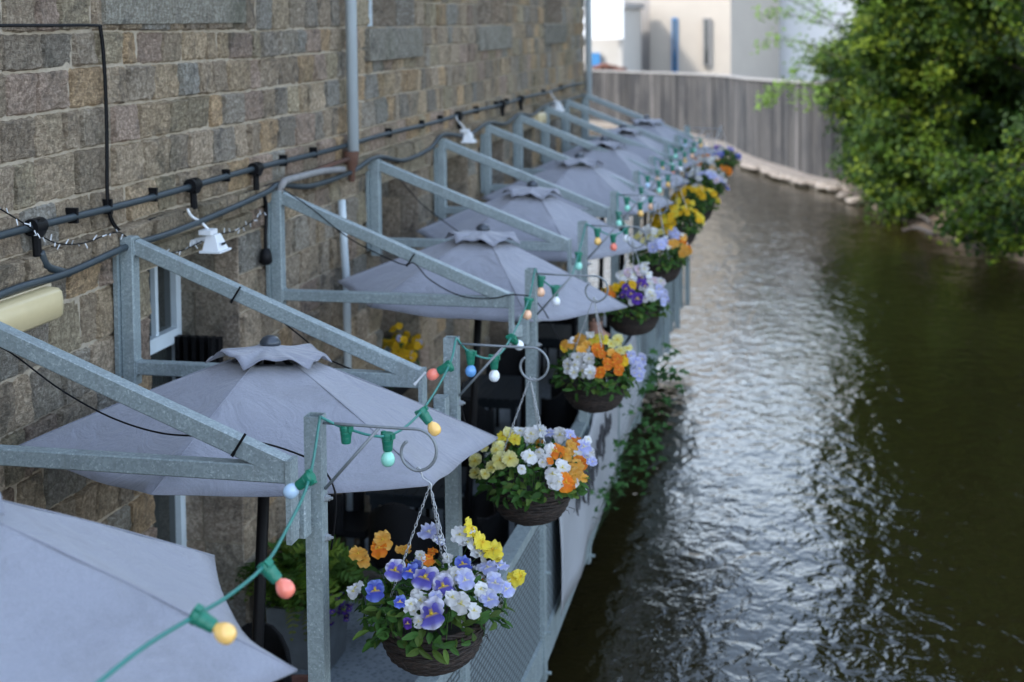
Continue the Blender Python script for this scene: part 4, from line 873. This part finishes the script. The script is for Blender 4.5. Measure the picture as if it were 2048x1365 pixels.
# the basket hung below the near parasol, only its rim shows
p = at(592, 1385, z=-3.95); e = empty('wicker_pot', (p.x, p.y, DECK), 'brown wicker pot just showing under the tip of the nearest parasol', 'pot')
m_ = MB(); m_.lathe([(0, .0), (.15, .0), (.16, .02)]+[(.16+.006*(i % 2)+.04*i/20, .02+.022*i) for i in range(20)]+[(.225, .465), (.19, .46), (.17, .38), (0, .38)], (p.x, p.y, DECK+.004), 28); m_.build('pot', M['terracotta'], e, smooth=True)
m_ = MB(); m_.lathe([(0, .41), (.1, .405), (.185, .385)], (p.x, p.y, DECK+.004), 16); m_.build('soil', M['earth'], e)

# ------------------------------------------------------------------ planter with ferns, and flower box in the window
pl = empty('planter', (.3, 4.0, DECK), 'tall grey concrete planter full of ferns and small violet flowers by the wall', 'planter')
m_ = MB(); x0, x1, y0, y1, zt = .05, .54, 3.79, 4.2, -3.97
tp = .03
m_.add([(x0+tp, y0+tp, DECK), (x1-tp, y0+tp, DECK), (x1-tp, y1-tp, DECK), (x0+tp, y1-tp, DECK), (x0, y0, zt), (x1, y0, zt), (x1, y1, zt), (x0, y1, zt), (x0+.04, y0+.04, zt), (x1-.04, y0+.04, zt), (x1-.04, y1-.04, zt), (x0+.04, y1-.04, zt), (x0+.04, y0+.04, zt-.06), (x1-.04, y0+.04, zt-.06), (x1-.04, y1-.04, zt-.06), (x0+.04, y1-.04, zt-.06)],
       [(0,1,5,4),(1,2,6,5),(2,3,7,6),(3,0,4,7),(4,5,9,8),(5,6,10,9),(6,7,11,10),(7,4,8,11),(8,9,13,12),(9,10,14,13),(10,11,15,14),(11,8,12,15),(12,13,14,15)])
m_.build('trough', M['planter'], pl)
m_ = MB(); rf = random.Random(9)
def frond(base, d, L_, c, m_):
    d = d.normalized(); P = [base+d*(L_*t)+Vector((0, 0, .28*L_*math.sin(t*2.2)-.55*L_*t*t)) for t in np.linspace(0, 1, 12)]; m_.tube(P, [.004*(1-t*.7) for t in np.linspace(0, 1, 12)], 4, (.12, .12, .03))
    for i in range(1, 12):
        t = i/11; tg = (P[i]-P[i-1]).normalized(); sd = tg.cross(Vector((0, 0, 1)))
        if sd.length < .1: sd = Vector((1, 0, 0))
        sd.normalize(); w_ = .11*L_/.4*math.sin(math.pi*(.15+.8*t))*.8
        for s in (-1, 1): leafshape(m_, P[i], (sd*s+tg*.5), sd.cross(tg)*s, w_, .014*L_/.4, c, 2)
for i in range(150):
    b_ = Vector((rf.uniform(x0+.06, x1-.06), rf.uniform(y0+.06, y1-.06), zt-.05)); a = rf.uniform(0, 6.28); d = Vector((math.cos(a), math.sin(a), rf.uniform(.5, 2.0)))
    k = rf.uniform(.6, 1.3); frond(b_, d, rf.uniform(.34, .62), rf.choice([(.10*k, .19*k, .02*k), (.16*k, .24*k, .03*k), (.06*k, .13*k, .02*k)]), m_)
frond(Vector((.30, y0+.02, zt+.02)), Vector((.2, -.9, .1)), .36, (.20, .22, .06), m_); frond(Vector((.42, y0+.02, zt+.02)), Vector((.1, -.8, .0)), .3, (.14, .16, .05), m_)
m_.build('fern', M['leaf'], pl)
for i in range(24):
    p = Vector((x1+rf.uniform(-.03, .13), y0+rf.uniform(-.14, .2), zt+rf.uniform(-.10, .14))); link('violet_flower', PANSY['purple'][i % 3], pl, Matrix.Translation(p-pl.location) @ Matrix.Rotation(rf.uniform(-.5, .9), 4, 'X') @ Matrix.Scale(.5, 4))
m_ = MB(); 
for i in range(5):
    p = Vector((.50+.03*i, 4.12, zt+.0)); m_.tube(catmull([p, p+Vector((.03, 0, .1)), p+Vector((.10, .02, .16)), p+Vector((.2, 0, .14))], 4), [.05-.003*j for j in range(13)], 7)
m_.build('driftwood', M['bark'], pl, smooth=True)
fb = empty('window_box', (WX-.25, 8.0, -3.35), 'window box of yellow flowers with a touch of blue in a mill opening', 'flower box')
m_ = MB(); m_.box((WX-.42, 7.3, -3.5), (WX-.05, 8.28, -3.32)); m_.build('trough', M['black'], fb)
m_ = MB(); rf = random.Random(4)
for i in range(260):
    p = Vector((WX-.22+rf.uniform(-.15, .2), rf.uniform(7.3, 8.25), -3.3+rf.uniform(0, .34))); leafshape(m_, p, Vector((rf.uniform(-1, 1), rf.uniform(-1, 1), rf.uniform(-.2, 1))), Vector((0, 0, 1)), .07, .016, (.05, .12, .03))
m_.build('foliage', M['leaf'], fb)
for i in range(99):
    y = rf.uniform(7.35, 8.2); p = Vector((WX-.2+rf.uniform(-.12, .28), y, -3.22+rf.uniform(0, .18)+.24*max(0, (y-7.5)/.7)*rf.random())); q = Vector((rf.uniform(-.3, 1), -1, rf.uniform(0, 1.2))).normalized(); qq = Vector((0, 0, 1)).rotation_difference(q)
    link('yellow_flower' if i > 8 else 'blue_flower', PANSY['gold' if i > 8 else 'lilac'][i % 3], fb, Matrix.Translation(p-fb.location) @ qq.to_matrix().to_4x4() @ Matrix.Scale(.85, 4))
# black ribbed lantern on the near doorway jamb
wh = empty('wall_heater', (WX-.3, 3.7, -2.1), 'small black ribbed heater fixed in the doorway behind the parasol', 'heater')
m_ = MB(); m_.box((WX-.43, 3.69, -2.35), (WX-.12, 3.76, -2.02)); m_.build('back_plate', M['black'], wh)
m_ = MB()
for i in range(5): m_.box((WX-.42+i*.062, 3.62, -2.36), (WX-.39+i*.062, 3.688, -2.0))
m_.build('ribs', M['rattan'], wh)

# ------------------------------------------------------------------ terrace furniture
def table(x, y, w_, d, label, rot=0):
    e = empty('table', (x, y, DECK), label, 'table', 'black tables on the terrace'); z = DECK+.74
    m_ = MB(); n = 9
    for i in range(n):
        a = x-w_/2+w_*i/n; m_.box((a+.003, y-d/2, z-.025), (a+w_/n-.003, y+d/2, z))
    m_.build('tabletop', M['tabletop'], e)
    m_ = MB(); m_.box((x-w_/2+.03, y-d/2+.03, z-.11), (x+w_/2-.03, y-d/2+.05, z-.027)); m_.box((x-w_/2+.03, y+d/2-.05, z-.11), (x+w_/2-.03, y+d/2-.03, z-.027)); m_.box((x-w_/2+.03, y-d/2+.05, z-.11), (x-w_/2+.05, y+d/2-.05, z-.027)); m_.box((x+w_/2-.05, y-d/2+.05, z-.11), (x+w_/2-.03, y+d/2-.05, z-.027)); m_.build('apron', M['tabletop'], e)
    for sx in (-1, 1):
        for s2 in (-1, 1):
            m_ = MB(); m_.box((x+sx*(w_/2-.065)-.028, y+s2*(d/2-.065)-.028, DECK+.004), (x+sx*(w_/2-.065)+.028, y+s2*(d/2-.065)+.028, z-.11)); m_.build('leg', M['tabletop'], e)
def mkchair():
    out = {}
    m_ = MB(); m_.box((-.23, -.22, .38), (.23, .22, .44)); out['seat'] = m_.mesh('seat', M['rattan'])
    m_ = MB(); vs = []; n = 13; t0 = .03
    for lay in (0, 1):
        for i in range(n):
            a = R(-15+210*i/(n-1)); r_ = .25+lay*.03; zt_ = .92-.18*abs(math.cos(a))**2
            for z_ in (.42, .6, .78, zt_): vs.append((r_*math.cos(a), .02+r_*math.sin(a)*.92, min(z_, zt_)))
    q = n*4; fs = []
    for i in range(n-1):
        for k in range(3): fs += [(i*4+k, i*4+k+1, (i+1)*4+k+1, (i+1)*4+k), (q+i*4+k, q+(i+1)*4+k, q+(i+1)*4+k+1, q+i*4+k+1)]
        fs.append((i*4+3, q+i*4+3, q+(i+1)*4+3, (i+1)*4+3))
    fs += [(k, q+k, q+k+1, k+1) for k in range(3)]+[((n-1)*4+k, (n-1)*4+k+1, q+(n-1)*4+k+1, q+(n-1)*4+k) for k in range(3)]
    m_.add(vs, fs); out['backrest'] = m_.mesh('backrest', M['rattan'], True)
    legs = []
    for sx in (-1, 1):
        for s2 in (-1, 1):
            m_ = MB(); m_.bar((sx*.2, s2*.19, .004), (sx*.19, s2*.18, .38), .035, .035); legs.append(m_.mesh('leg', M['rattan']))
    return out, legs
CH, LG = mkchair()
def chair(x, y, rz, label):
    e = empty('rattan_chair', (x, y, DECK), label, 'chair', 'black rattan chairs on the terrace'); e.rotation_euler = (0, 0, rz)
    for k, me in CH.items(): link(k, me, e)
    for me in LG: link('leg', me, e)
table(.55, 1.5, .70, .70, 'small black slatted table under the sharply focused parasol')
table(.62, 5.85, .75, .8, 'black slatted table under the parasol behind the second frame')
table(.52, 8.95, .72, .95, 'black slatted table seen past the second bracket post')
table(.6, 11.7, .7, .8, 'black slatted table under the blurred parasols near the fifth frame')
table(.6, 14.2, .7, .8, 'farthest black slatted table, near the end of the terrace')
W_ = 'black rattan chair '
for x, y, rz, lab in ((.55, 2.25, 0, 'just behind the black parasol pole'), (1.22, 5.25, R(-60), 'seen in the dark gap right of the first bracket post'), (.72, 5.0, R(180), 'with its back to the camera left of the second bracket post'), (.05, 5.6, R(90), 'closest to the wall below the second parasol'), (1.2, 6.3, R(-90), 'on the river side of the second parasol table'), (.55, 6.75, 0, 'behind the second parasol table'),
                      (.45, 8.05, R(180), 'in front of the slatted table past the second bracket post'), (1.15, 8.8, R(-90), 'between the slatted table and the railing banner'), (.5, 9.8, 0, 'behind the slatted table past the second bracket post'),
                      (1.1, 10.6, R(-120), 'by the railing under the third parasol'), (.55, 12.5, 0, 'beyond the fifth frame'), (1.2, 11.8, R(-90), 'by the railing near the fifth frame'), (.6, 13.4, R(180), 'in front of the farthest table'), (1.15, 14.3, R(-90), 'by the railing next to the farthest table')):
    chair(x, y, rz, W_+lab)
# seated person in navy, mostly hidden by the parasol
def person():
    P = at(1190, 528, y=10.3); x, y = P.x, 10.3; e = empty('person', (x, y, DECK), 'person in navy clothes sitting under the parasols, mostly hidden', 'person')
    J = [(0, 0, .52), (0, .02, .75), (0, .03, .98), (0, .01, 1.08), (0, -.02, 1.2), (0, -.02, 1.30), (-.17, .03, .98), (-.22, -.06, .74), (-.12, -.26, .68), (.17, .03, .98), (.22, -.06, .74), (.12, -.26, .68), (-.1, -.04, .5), (-.12, -.42, .5), (-.12, -.44, .08), (-.12, -.56, .04), (.1, -.04, .5), (.12, -.42, .5), (.12, -.44, .08), (.12, -.56, .04)]
    E_ = [(0,1),(1,2),(2,3),(3,4),(4,5),(2,6),(6,7),(7,8),(2,9),(9,10),(10,11),(0,12),(12,13),(13,14),(14,15),(0,16),(16,17),(17,18),(18,19)]
    rad = [.15, .14, .14, .055, .095, .075, .06, .045, .03, .06, .045, .03, .085, .065, .045, .04, .085, .065, .045, .04]
    def body(name, scale, mat, keep=None):
        me = bpy.data.meshes.new(name); me.from_pydata([(x+a, y+b_, DECK+c) for a, b_, c in J], E_, []); o = bpy.data.objects.new(name, me); col.objects.link(o); md = o.modifiers.new('skin', 'SKIN')
        for i, v in enumerate(me.skin_vertices[0].data): v.radius = (rad[i]*scale, rad[i]*scale*(.75 if i < 3 else 1)); v.use_root = (i == 0)
        s = o.modifiers.new('sub', 'SUBSURF'); s.levels = s.render_levels = 2; me.materials.append(M[mat]); o.parent = e; o.matrix_parent_inverse = Matrix.Translation(-e.location); return o
    body('body', 1., 'skin')
    me = bpy.data.meshes.new('clothing'); idx = [0, 1, 2, 6, 7, 9, 10, 12, 13, 14, 16, 17, 18]; mp = {a: i for i, a in enumerate(idx)}
    me.from_pydata([(x+J[i][0], y+J[i][1], DECK+J[i][2]) for i in idx], [(mp[a], mp[b_]) for a, b_ in E_ if a in mp and b_ in mp], []); o = bpy.data.objects.new('clothing', me); col.objects.link(o); o.modifiers.new('skin', 'SKIN')
    for i, v in enumerate(me.skin_vertices[0].data): r_ = rad[idx[i]]*1.14+.008; v.radius = (r_, r_*(.8 if idx[i] < 3 else 1)); v.use_root = (i == 0)
    s = o.modifiers.new('sub', 'SUBSURF'); s.levels = s.render_levels = 2; me.materials.append(M['navy']); o.parent = e; o.matrix_parent_inverse = Matrix.Translation(-e.location)
    m_ = MB(); m_.lathe([(0, .115), (.05, .105), (.085, .06), (.10, 0), (.095, -.04)], (x, y, DECK+1.235), 16); m_.build('hair', M['bark'], e, smooth=True)
    m_ = MB(); m_.box((x-.2, y-.2, DECK+.38), (x+.2, y+.2, DECK+.40)); 
    m_ = MB(); m_.lathe([(0, .0), (.012, -.004), (.014, -.02), (0, -.03)], (x, y-.115, DECK+1.235), 8); m_.build('nose', M['skin'], e, smooth=True)
    chair(x, y+.02, 0, 'black rattan chair under the seated person')
person()
p = at(1247, 425, y=12.2); m_ = MB(); bx = empty('menu_stand', (p.x, 12.2, DECK), 'small pale board with a red corner seen between the blurred posts', 'sign')
m_.box((p.x-.06, 12.19, p.z-.1), (p.x+.07, 12.21, p.z+.1)); m_.build('board', M['white'], bx)
m_ = MB(); m_.box((p.x-.085, 12.17, p.z-.02), (p.x-.04, 12.188, p.z+.09)); m_.build('red_corner', M['red'], bx); m_ = MB(); m_.tube([(p.x, 12.2, DECK), (p.x, 12.2, p.z-.1)], .012, 8); m_.lathe([(0, .02), (.14, .015), (.15, .002), (0, .002)], (p.x, 12.2, DECK), 16); m_.build('stand', M['black'], bx)

# ------------------------------------------------------------------ leaves over the water beside the deck
def maple(m_, p, n, s, c, rl):
    n = n.normalized(); x = n.orthogonal().normalized(); y = n.cross(x); a0 = rl.uniform(0, 6.28); vs = [p]; pr = [(0, .35), (28, .95), (50, .5), (75, 1.0), (100, .55), (125, .95), (150, .5), (180, .9), (205, .35), (250, .3), (290, .6), (325, .3)]
    pr = [(0, 1.), (24, .5), (48, .9), (75, .42), (105, .8), (140, .3), (180, .12), (220, .3), (255, .8), (285, .42), (312, .9), (336, .5)]
    for a, r_ in pr:
        t = a0+R(a); vs.append(p+(x*math.cos(t)+y*math.sin(t))*s*r_-n*s*.18*r_*r_)
    k = len(pr); m_.add(vs, [(0, 1+i, 1+(i+1) % k) for i in range(k)], c)
def sapling(name, label, spots, n, s, seed, root):
    rl = random.Random(seed); e = empty(name, root, label, 'plant'); st = MB(); lf = MB()
    for (u, v, y) in spots:
        p = at(u+(22 if n > 9 else 8), v, y=y); rt_ = Vector((xe(p.y)-.05, p.y+.15, -4.75)); st.tube(catmull([rt_, rt_.lerp(p, .5)+Vector((0, 0, .08)), p], 4), [.0022-.0002*i for i in range(9)], 4, (1, 1, 1))
        for i in range(n):
            q = p+Vector((rl.gauss(0, .09), rl.gauss(0, .14), rl.gauss(0, .08))); k = rl.uniform(.5, 1.3)
            maple(lf, q, Vector((rl.uniform(-.5, .6), rl.uniform(-.9, .3), rl.uniform(.3, 1.2))), rl.uniform(.6, 1.1)*s, (.045*k, .13*k, .03*k), rl)
    st.build('stem', M['green_cable'] if 0 else M['stemgreen'], e); lf.build('foliage', M['leaf'], e)
sapling('sapling', 'maple sapling leaning over the water beyond the third flower basket', [(1300, 722, 8.6), (1335, 712, 8.8), (1318, 750, 8.5), (1352, 765, 8.5), (1290, 770, 8.3), (1330, 800, 8.2), (1270, 790, 8.2), (1320, 735, 8.6), (1282, 730, 8.7), (1345, 740, 8.6)], 4, .10, 3, Vector((1.9, 8.6, -5.25)))
sapling('river_weed', 'dark leafy shrub growing below the deck edge above the water', [(1268, 830, 7.7), (1290, 860, 7.6), (1240, 880, 7.4), (1272, 895, 7.3), (1225, 930, 7.2), (1255, 935, 7.1), (1285, 905, 7.3), (1205, 970, 7.0), (1180, 1000, 6.8), (1235, 900, 7.3), (1262, 860, 7.6), (1250, 960, 7.0)], 15, .05, 5, Vector((1.9, 7.4, -5.25)))

# ------------------------------------------------------------------ trees on the right bank
CAND = [(.042, .092, .010), (.031, .070, .010), (.075, .135, .010), (.018, .045, .008), (.135, .190, .014)]
def tree(x, y, h, blobs, label, seed, nl=9000, ls=.15, young=False, group='trees on the wooded bank'):
    rt = random.Random(seed); e = empty('tree', (x, y, -4.7), label, 'tree', group); tr = MB()
    top = Vector((x+rt.uniform(-.4, .4), y, -4.7+h*.8)); base = Vector((x, y, -4.9))
    P = catmull([base, base.lerp(top, .35)+Vector((rt.uniform(-.3, .3), rt.uniform(-.2, .2), 0)), base.lerp(top, .7)+Vector((rt.uniform(-.3, .3), 0, 0)), top], 5)
    tr.tube(P, [.24*(1-.85*i/(len(P)-1)) for i in range(len(P))], 10)
    for (bx, by, bz, br) in blobs:
        c = Vector((bx, by, bz)); s = P[min(len(P)-2, max(1, int((bz+4.9)/h*len(P)*.8)))]
        m_ = s.lerp(c, .5)+Vector((0, 0, -.3)); tr.tube(catmull([s, m_, c], 4), [.055-.005*i for i in range(9)], 6)
        for q in range(4):
            d = Vector((rt.uniform(-1, 1), rt.uniform(-1, 1), rt.uniform(-.5, .8)))*br*.8; tr.tube([c, c+d*.5+Vector((0, 0, .1)), c+d], [.03, .018, .008], 5)
    tr.build('trunk', M['bark'], e, smooth=True)
    vol = sum(b_[3]**2 for b_ in blobs); vs = []; fs = []; cs = []
    for (bx, by, bz, br) in blobs:
        nb = int(nl*br**2/vol); ncl = max(6, int(nb/34))
        for k in range(ncl):
            a = rt.uniform(0, 6.283); el = math.asin(rt.uniform(-.75, 1)); q = br*rt.uniform(.5, 1.08)
            cc = Vector((bx+math.cos(a)*math.cos(el)*q, by+math.sin(a)*math.cos(el)*q, bz+math.sin(el)*q*.8)); out = (cc-Vector((bx, by, bz))).normalized()
            tone = rt.choice(CAND); kk = rt.uniform(.7, 1.3); cr = rt.uniform(.22, .42)
            if cc.z < WATER+.15: continue
            for i in range(34):
                p = cc+Vector((rt.gauss(0, cr*.62), rt.gauss(0, cr*.62), rt.gauss(0, cr*.4)))
                nn = (out*.8+Vector((rt.uniform(-.8, .8), rt.uniform(-.8, .8), rt.uniform(.1, 1.1)))).normalized(); t = nn.orthogonal().normalized(); ang = rt.uniform(0, 6.28)
                t = (t*math.cos(ang)+nn.cross(t)*math.sin(ang)); u = nn.cross(t); s = ls*rt.uniform(.6, 1.25); b0 = len(vs)
                vs += [p-t*s*.55, p+u*s*.42-nn*s*.08, p+t*s*.6-nn*s*.15, p-u*s*.42-nn*s*.08]; fs += [(b0, b0+1, b0+2), (b0, b0+2, b0+3)]
                k2 = kk*rt.uniform(.75, 1.3); c3 = tuple(x_*k2 for x_ in tone); cs += [c3]*4
        for i in range(int(nb*.16)):       # big inner leaves that close the crown
            a = rt.uniform(0, 6.283); el = math.asin(rt.uniform(-1, 1)); q = br*rt.uniform(.0, .85)
            p = Vector((bx+math.cos(a)*math.cos(el)*q, by+.35+math.sin(a)*math.cos(el)*q, bz+math.sin(el)*q*.8)); nn = Vector((rt.uniform(-1, 1), rt.uniform(-1.2, .4), rt.uniform(-.2, 1))).normalized(); t = nn.orthogonal().normalized(); u = nn.cross(t); s = ls*rt.uniform(1.6, 2.6); b0 = len(vs)
            if p.z < WATER+.25: continue
            vs += [p-t*s*.55, p+u*s*.42-nn*s*.08, p+t*s*.6-nn*s*.15, p-u*s*.42-nn*s*.08]; fs += [(b0, b0+1, b0+2), (b0, b0+2, b0+3)]; k2 = rt.uniform(.6, 1.1); c3 = tuple(x_*k2 for x_ in CAND[rt.randrange(4)]); cs += [c3]*4
    m_ = MB(); m_.add(vs, fs, cs); m_.build('crown', M['leaf'], e)
T0 = lambda u, v, y: tuple(at(u, v, y=y))
def bl(lst): return [(*T0(u, v, y), r_) for u, v, y, r_ in lst]
up = lambda x, y, z0, n, r_, sd, sx=1.3: [(x+random.Random(sd+i).uniform(-sx, sx), y+random.Random(sd+i+99).uniform(-1.5, 1.5), z0+i*1.25, r_*random.Random(sd+i+7).uniform(.8, 1.15)) for i in range(n)]
def grid(seed, us, vs, y, jy, r_, keep):
    rg = random.Random(seed); out = []
    for u in us:
        for v in vs:
            uu, vv = u+rg.uniform(-22, 22), v+rg.uniform(-22, 22)
            if keep(uu, vv): out.append((*T0(uu, vv, y+rg.uniform(-jy, jy)), r_*rg.uniform(.75, 1.25)))
    return out
edge = lambda v: 1640+(60 if v < 30 else 0)+max(0, v-250)*.55+26*math.sin(v/31.)+14*math.sin(v/11.)
tree(6.0, 40, 15, grid(11, range(1640, 1810, 38), range(-70, 410, 40), 38.5, 1.2, .72, lambda u, v: u > edge(v)+44 and v < 385)+up(6.2, 41, 2.0, 8, 1.9, 1), 'leafy tree at the left end of the wooded bank, in front of the board wall', 1, 90000, .125)
tree(7.3, 36.6, 16, grid(12, range(1770, 1930, 38), range(-70, 440, 40), 33.8, 1.2, .66, lambda u, v: v < 420 and not (u > 1900 and 90 < v < 380))+up(8.2, 35, 2.0, 8, 2.0, 20), 'tall dense tree second from the left on the wooded bank', 2, 90000, .12)
tree(12.4, 31, 16, grid(13, range(1900, 2110, 46), range(-60, 60, 44), 29, 1, .62, lambda u, v: True)+grid(14, range(1940, 2110, 46), range(330, 470, 44), 28.5, .8, .5, lambda u, v: True)+grid(15, range(1900, 2110, 50), range(60, 130, 50), 32, 1, .6, lambda u, v: True)+up(10.2, 30, 2.5, 8, 2.2, 40), 'shaded tree over the dark pocket of the wooded bank', 3, 56000, .125)
tree(10.4, 23.5, 14, bl([(2052, 300, 23, .36), (2040, 345, 23, .42), (1990, 345, 23, .22), (2010, 400, 22.5, .42), (1960, 425, 22.5, .36), (1922, 452, 22.5, .25), (1990, 465, 22.3, .32), (2040, 450, 22.3, .42), (2020, 495, 22, .2), (1935, 480, 22.3, .2), (2085, 250, 23, .45), (2090, 400, 22, .6), (2050, 30, 24, .45), (2020, -20, 24, .4), (2075, 90, 24, .4)])+up(11.0, 23.5, 2.5, 8, 2.0, 60, .6), 'tree leaning out lowest over the water at the right edge', 4, 40000, .11)
tree(11.5, 17, 14, up(11.3, 17, -2.5, 11, 2.2, 80, .9), 'tree just outside the right edge of the photo', 5, 8000, .19)
tree(12.2, 10, 14, up(12.4, 10, -2.5, 11, 2.2, 100, .9), 'tree well outside the right edge of the photo', 6, 6000, .22)
tree(8.6, 45, 16, up(8.2, 45, -2.5, 12, 2.4, 120), 'tree behind the leafy tree at the left end of the bank', 7, 9000, .22)
tree(12, 37, 16, up(12, 37, 0, 10, 2.6, 140)+grid(19, range(1870, 2130, 44), range(40, 430, 44), 36, .8, .85, lambda u, v: True), 'tree in the second row of the wooded bank', 8, 42000, .17)
tree(13.5, 28, 16, up(13.5, 28, -2.5, 12, 2.8, 160), 'dark tree behind the shaded pocket of the bank', 9, 8000, .24)
# young branch reaching over the board wall
rt = random.Random(77); e = empty('overhanging_branch', T0(1660, 120, 37), 'light green young branches hanging in front of the pale buildings', 'branch'); st = MB(); lf = MB()
br = [[(1690, 60), (1620, 40), (1560, 25), (1520, 30)], [(1690, 120), (1620, 90), (1560, 80), (1515, 95)], [(1690, 60), (1600, 10), (1540, -20)], [(1680, 160), (1600, 170), (1560, 175), (1520, 215)], [(1560, 175), (1540, 190), (1525, 210)], [(1690, 200), (1640, 190), (1590, 200)], [(1620, 90), (1600, 130), (1580, 150)], [(1690, 30), (1640, 20), (1590, -30)]]
for q in br:
    P = catmull([at(u, v, y=36.5) for u, v in q], 6); st.tube(P, [.022*(1-.7*i/(len(P)-1)) for i in range(len(P))], 5)
    for p in P[3:]:
        for i in range(9):
            c = p+Vector((rt.gauss(0, .13), rt.gauss(0, .2), rt.gauss(0, .13))); k = rt.uniform(.7, 1.3); maple(lf, c, Vector((rt.uniform(-.5, .5), rt.uniform(-1, .2), rt.uniform(.1, 1))), rt.uniform(.05, .10), (.16*k, .27*k, .05*k), rt)
st.build('twig', M['bark'], e); lf.build('leaves', M['leaf'], e)

# ------------------------------------------------------------------ light, sky, camera
world = bpy.data.worlds.new('World'); sc.world = world; world.use_nodes = True; nt = world.node_tree
sky = nt.nodes.new('ShaderNodeTexSky'); sky.sky_type = 'NISHITA'; sky.sun_disc = False
SE, SA = R(42), R(228)       # elevation, and compass bearing of the sun (from +y towards +x)
sky.sun_elevation = SE; sky.sun_rotation = SA; sky.air_density = 1.0; sky.dust_density = 1.6; sky.ozone_density = 1.0
bg = nt.nodes['Background']; bg.inputs['Strength'].default_value = .15
tc = nt.nodes.new('ShaderNodeTexCoord'); mpg = nt.nodes.new('ShaderNodeMapping'); mpg.inputs['Scale'].default_value = (1, 1, 2.6); nt.links.new(tc.outputs['Generated'], mpg.inputs[0])
cl = ramp(nt, noise(nt, 2.1, 6, .6, mpg.outputs[0], .4), .30, .62, (.40, .40, .40), (.92, .92, .92))      # broken bright cloud
sz = nt.nodes.new('ShaderNodeSeparateXYZ'); nt.links.new(tc.outputs['Generated'], sz.inputs[0])      # the cloud bank thins out higher up
cl = mixc(nt, cl, ramp(nt, sz.outputs[2], .25, .41, (1, 1, 1), (.22, .22, .22)), 1., 'MULTIPLY')
nt.links.new(mixc(nt, sky.outputs[0], (6.9, 8.0, 9.2), cl), bg.inputs['Color'])
sl = bpy.data.lights.new('sun', 'SUN'); sl.energy = 1.35; sl.angle = R(6); sl.color = (1, .95, .88); so = bpy.data.objects.new('sun', sl); col.objects.link(so)
sd = Vector((math.sin(SA)*math.cos(SE), math.cos(SA)*math.cos(SE), math.sin(SE))); so.rotation_euler = sd.to_track_quat('Z', 'Y').to_euler()
cam = bpy.data.cameras.new('camera'); co = bpy.data.objects.new('camera', cam); col.objects.link(co); sc.camera = co
co.matrix_world = Matrix.Translation(CAMP) @ Matrix((R2, U2, -FWD)).transposed().to_4x4()
cam.sensor_width = 36; cam.lens = F_/2048*36; cam.shift_y = SY/2048; cam.clip_end = 2000; cam.clip_start = .1
cam.dof.use_dof = True; cam.dof.focus_distance = 6.4; cam.dof.aperture_fstop = 1.95
vs_ = sc.view_settings; vs_.view_transform = 'Standard'; vs_.look = 'None'; vs_.gamma = 1; vs_.exposure = 1.88; vs_.use_curve_mapping = False
sc.cycles.use_denoising = True; sc.cycles.max_bounces = 8; sc.cycles.transparent_max_bounces = 8
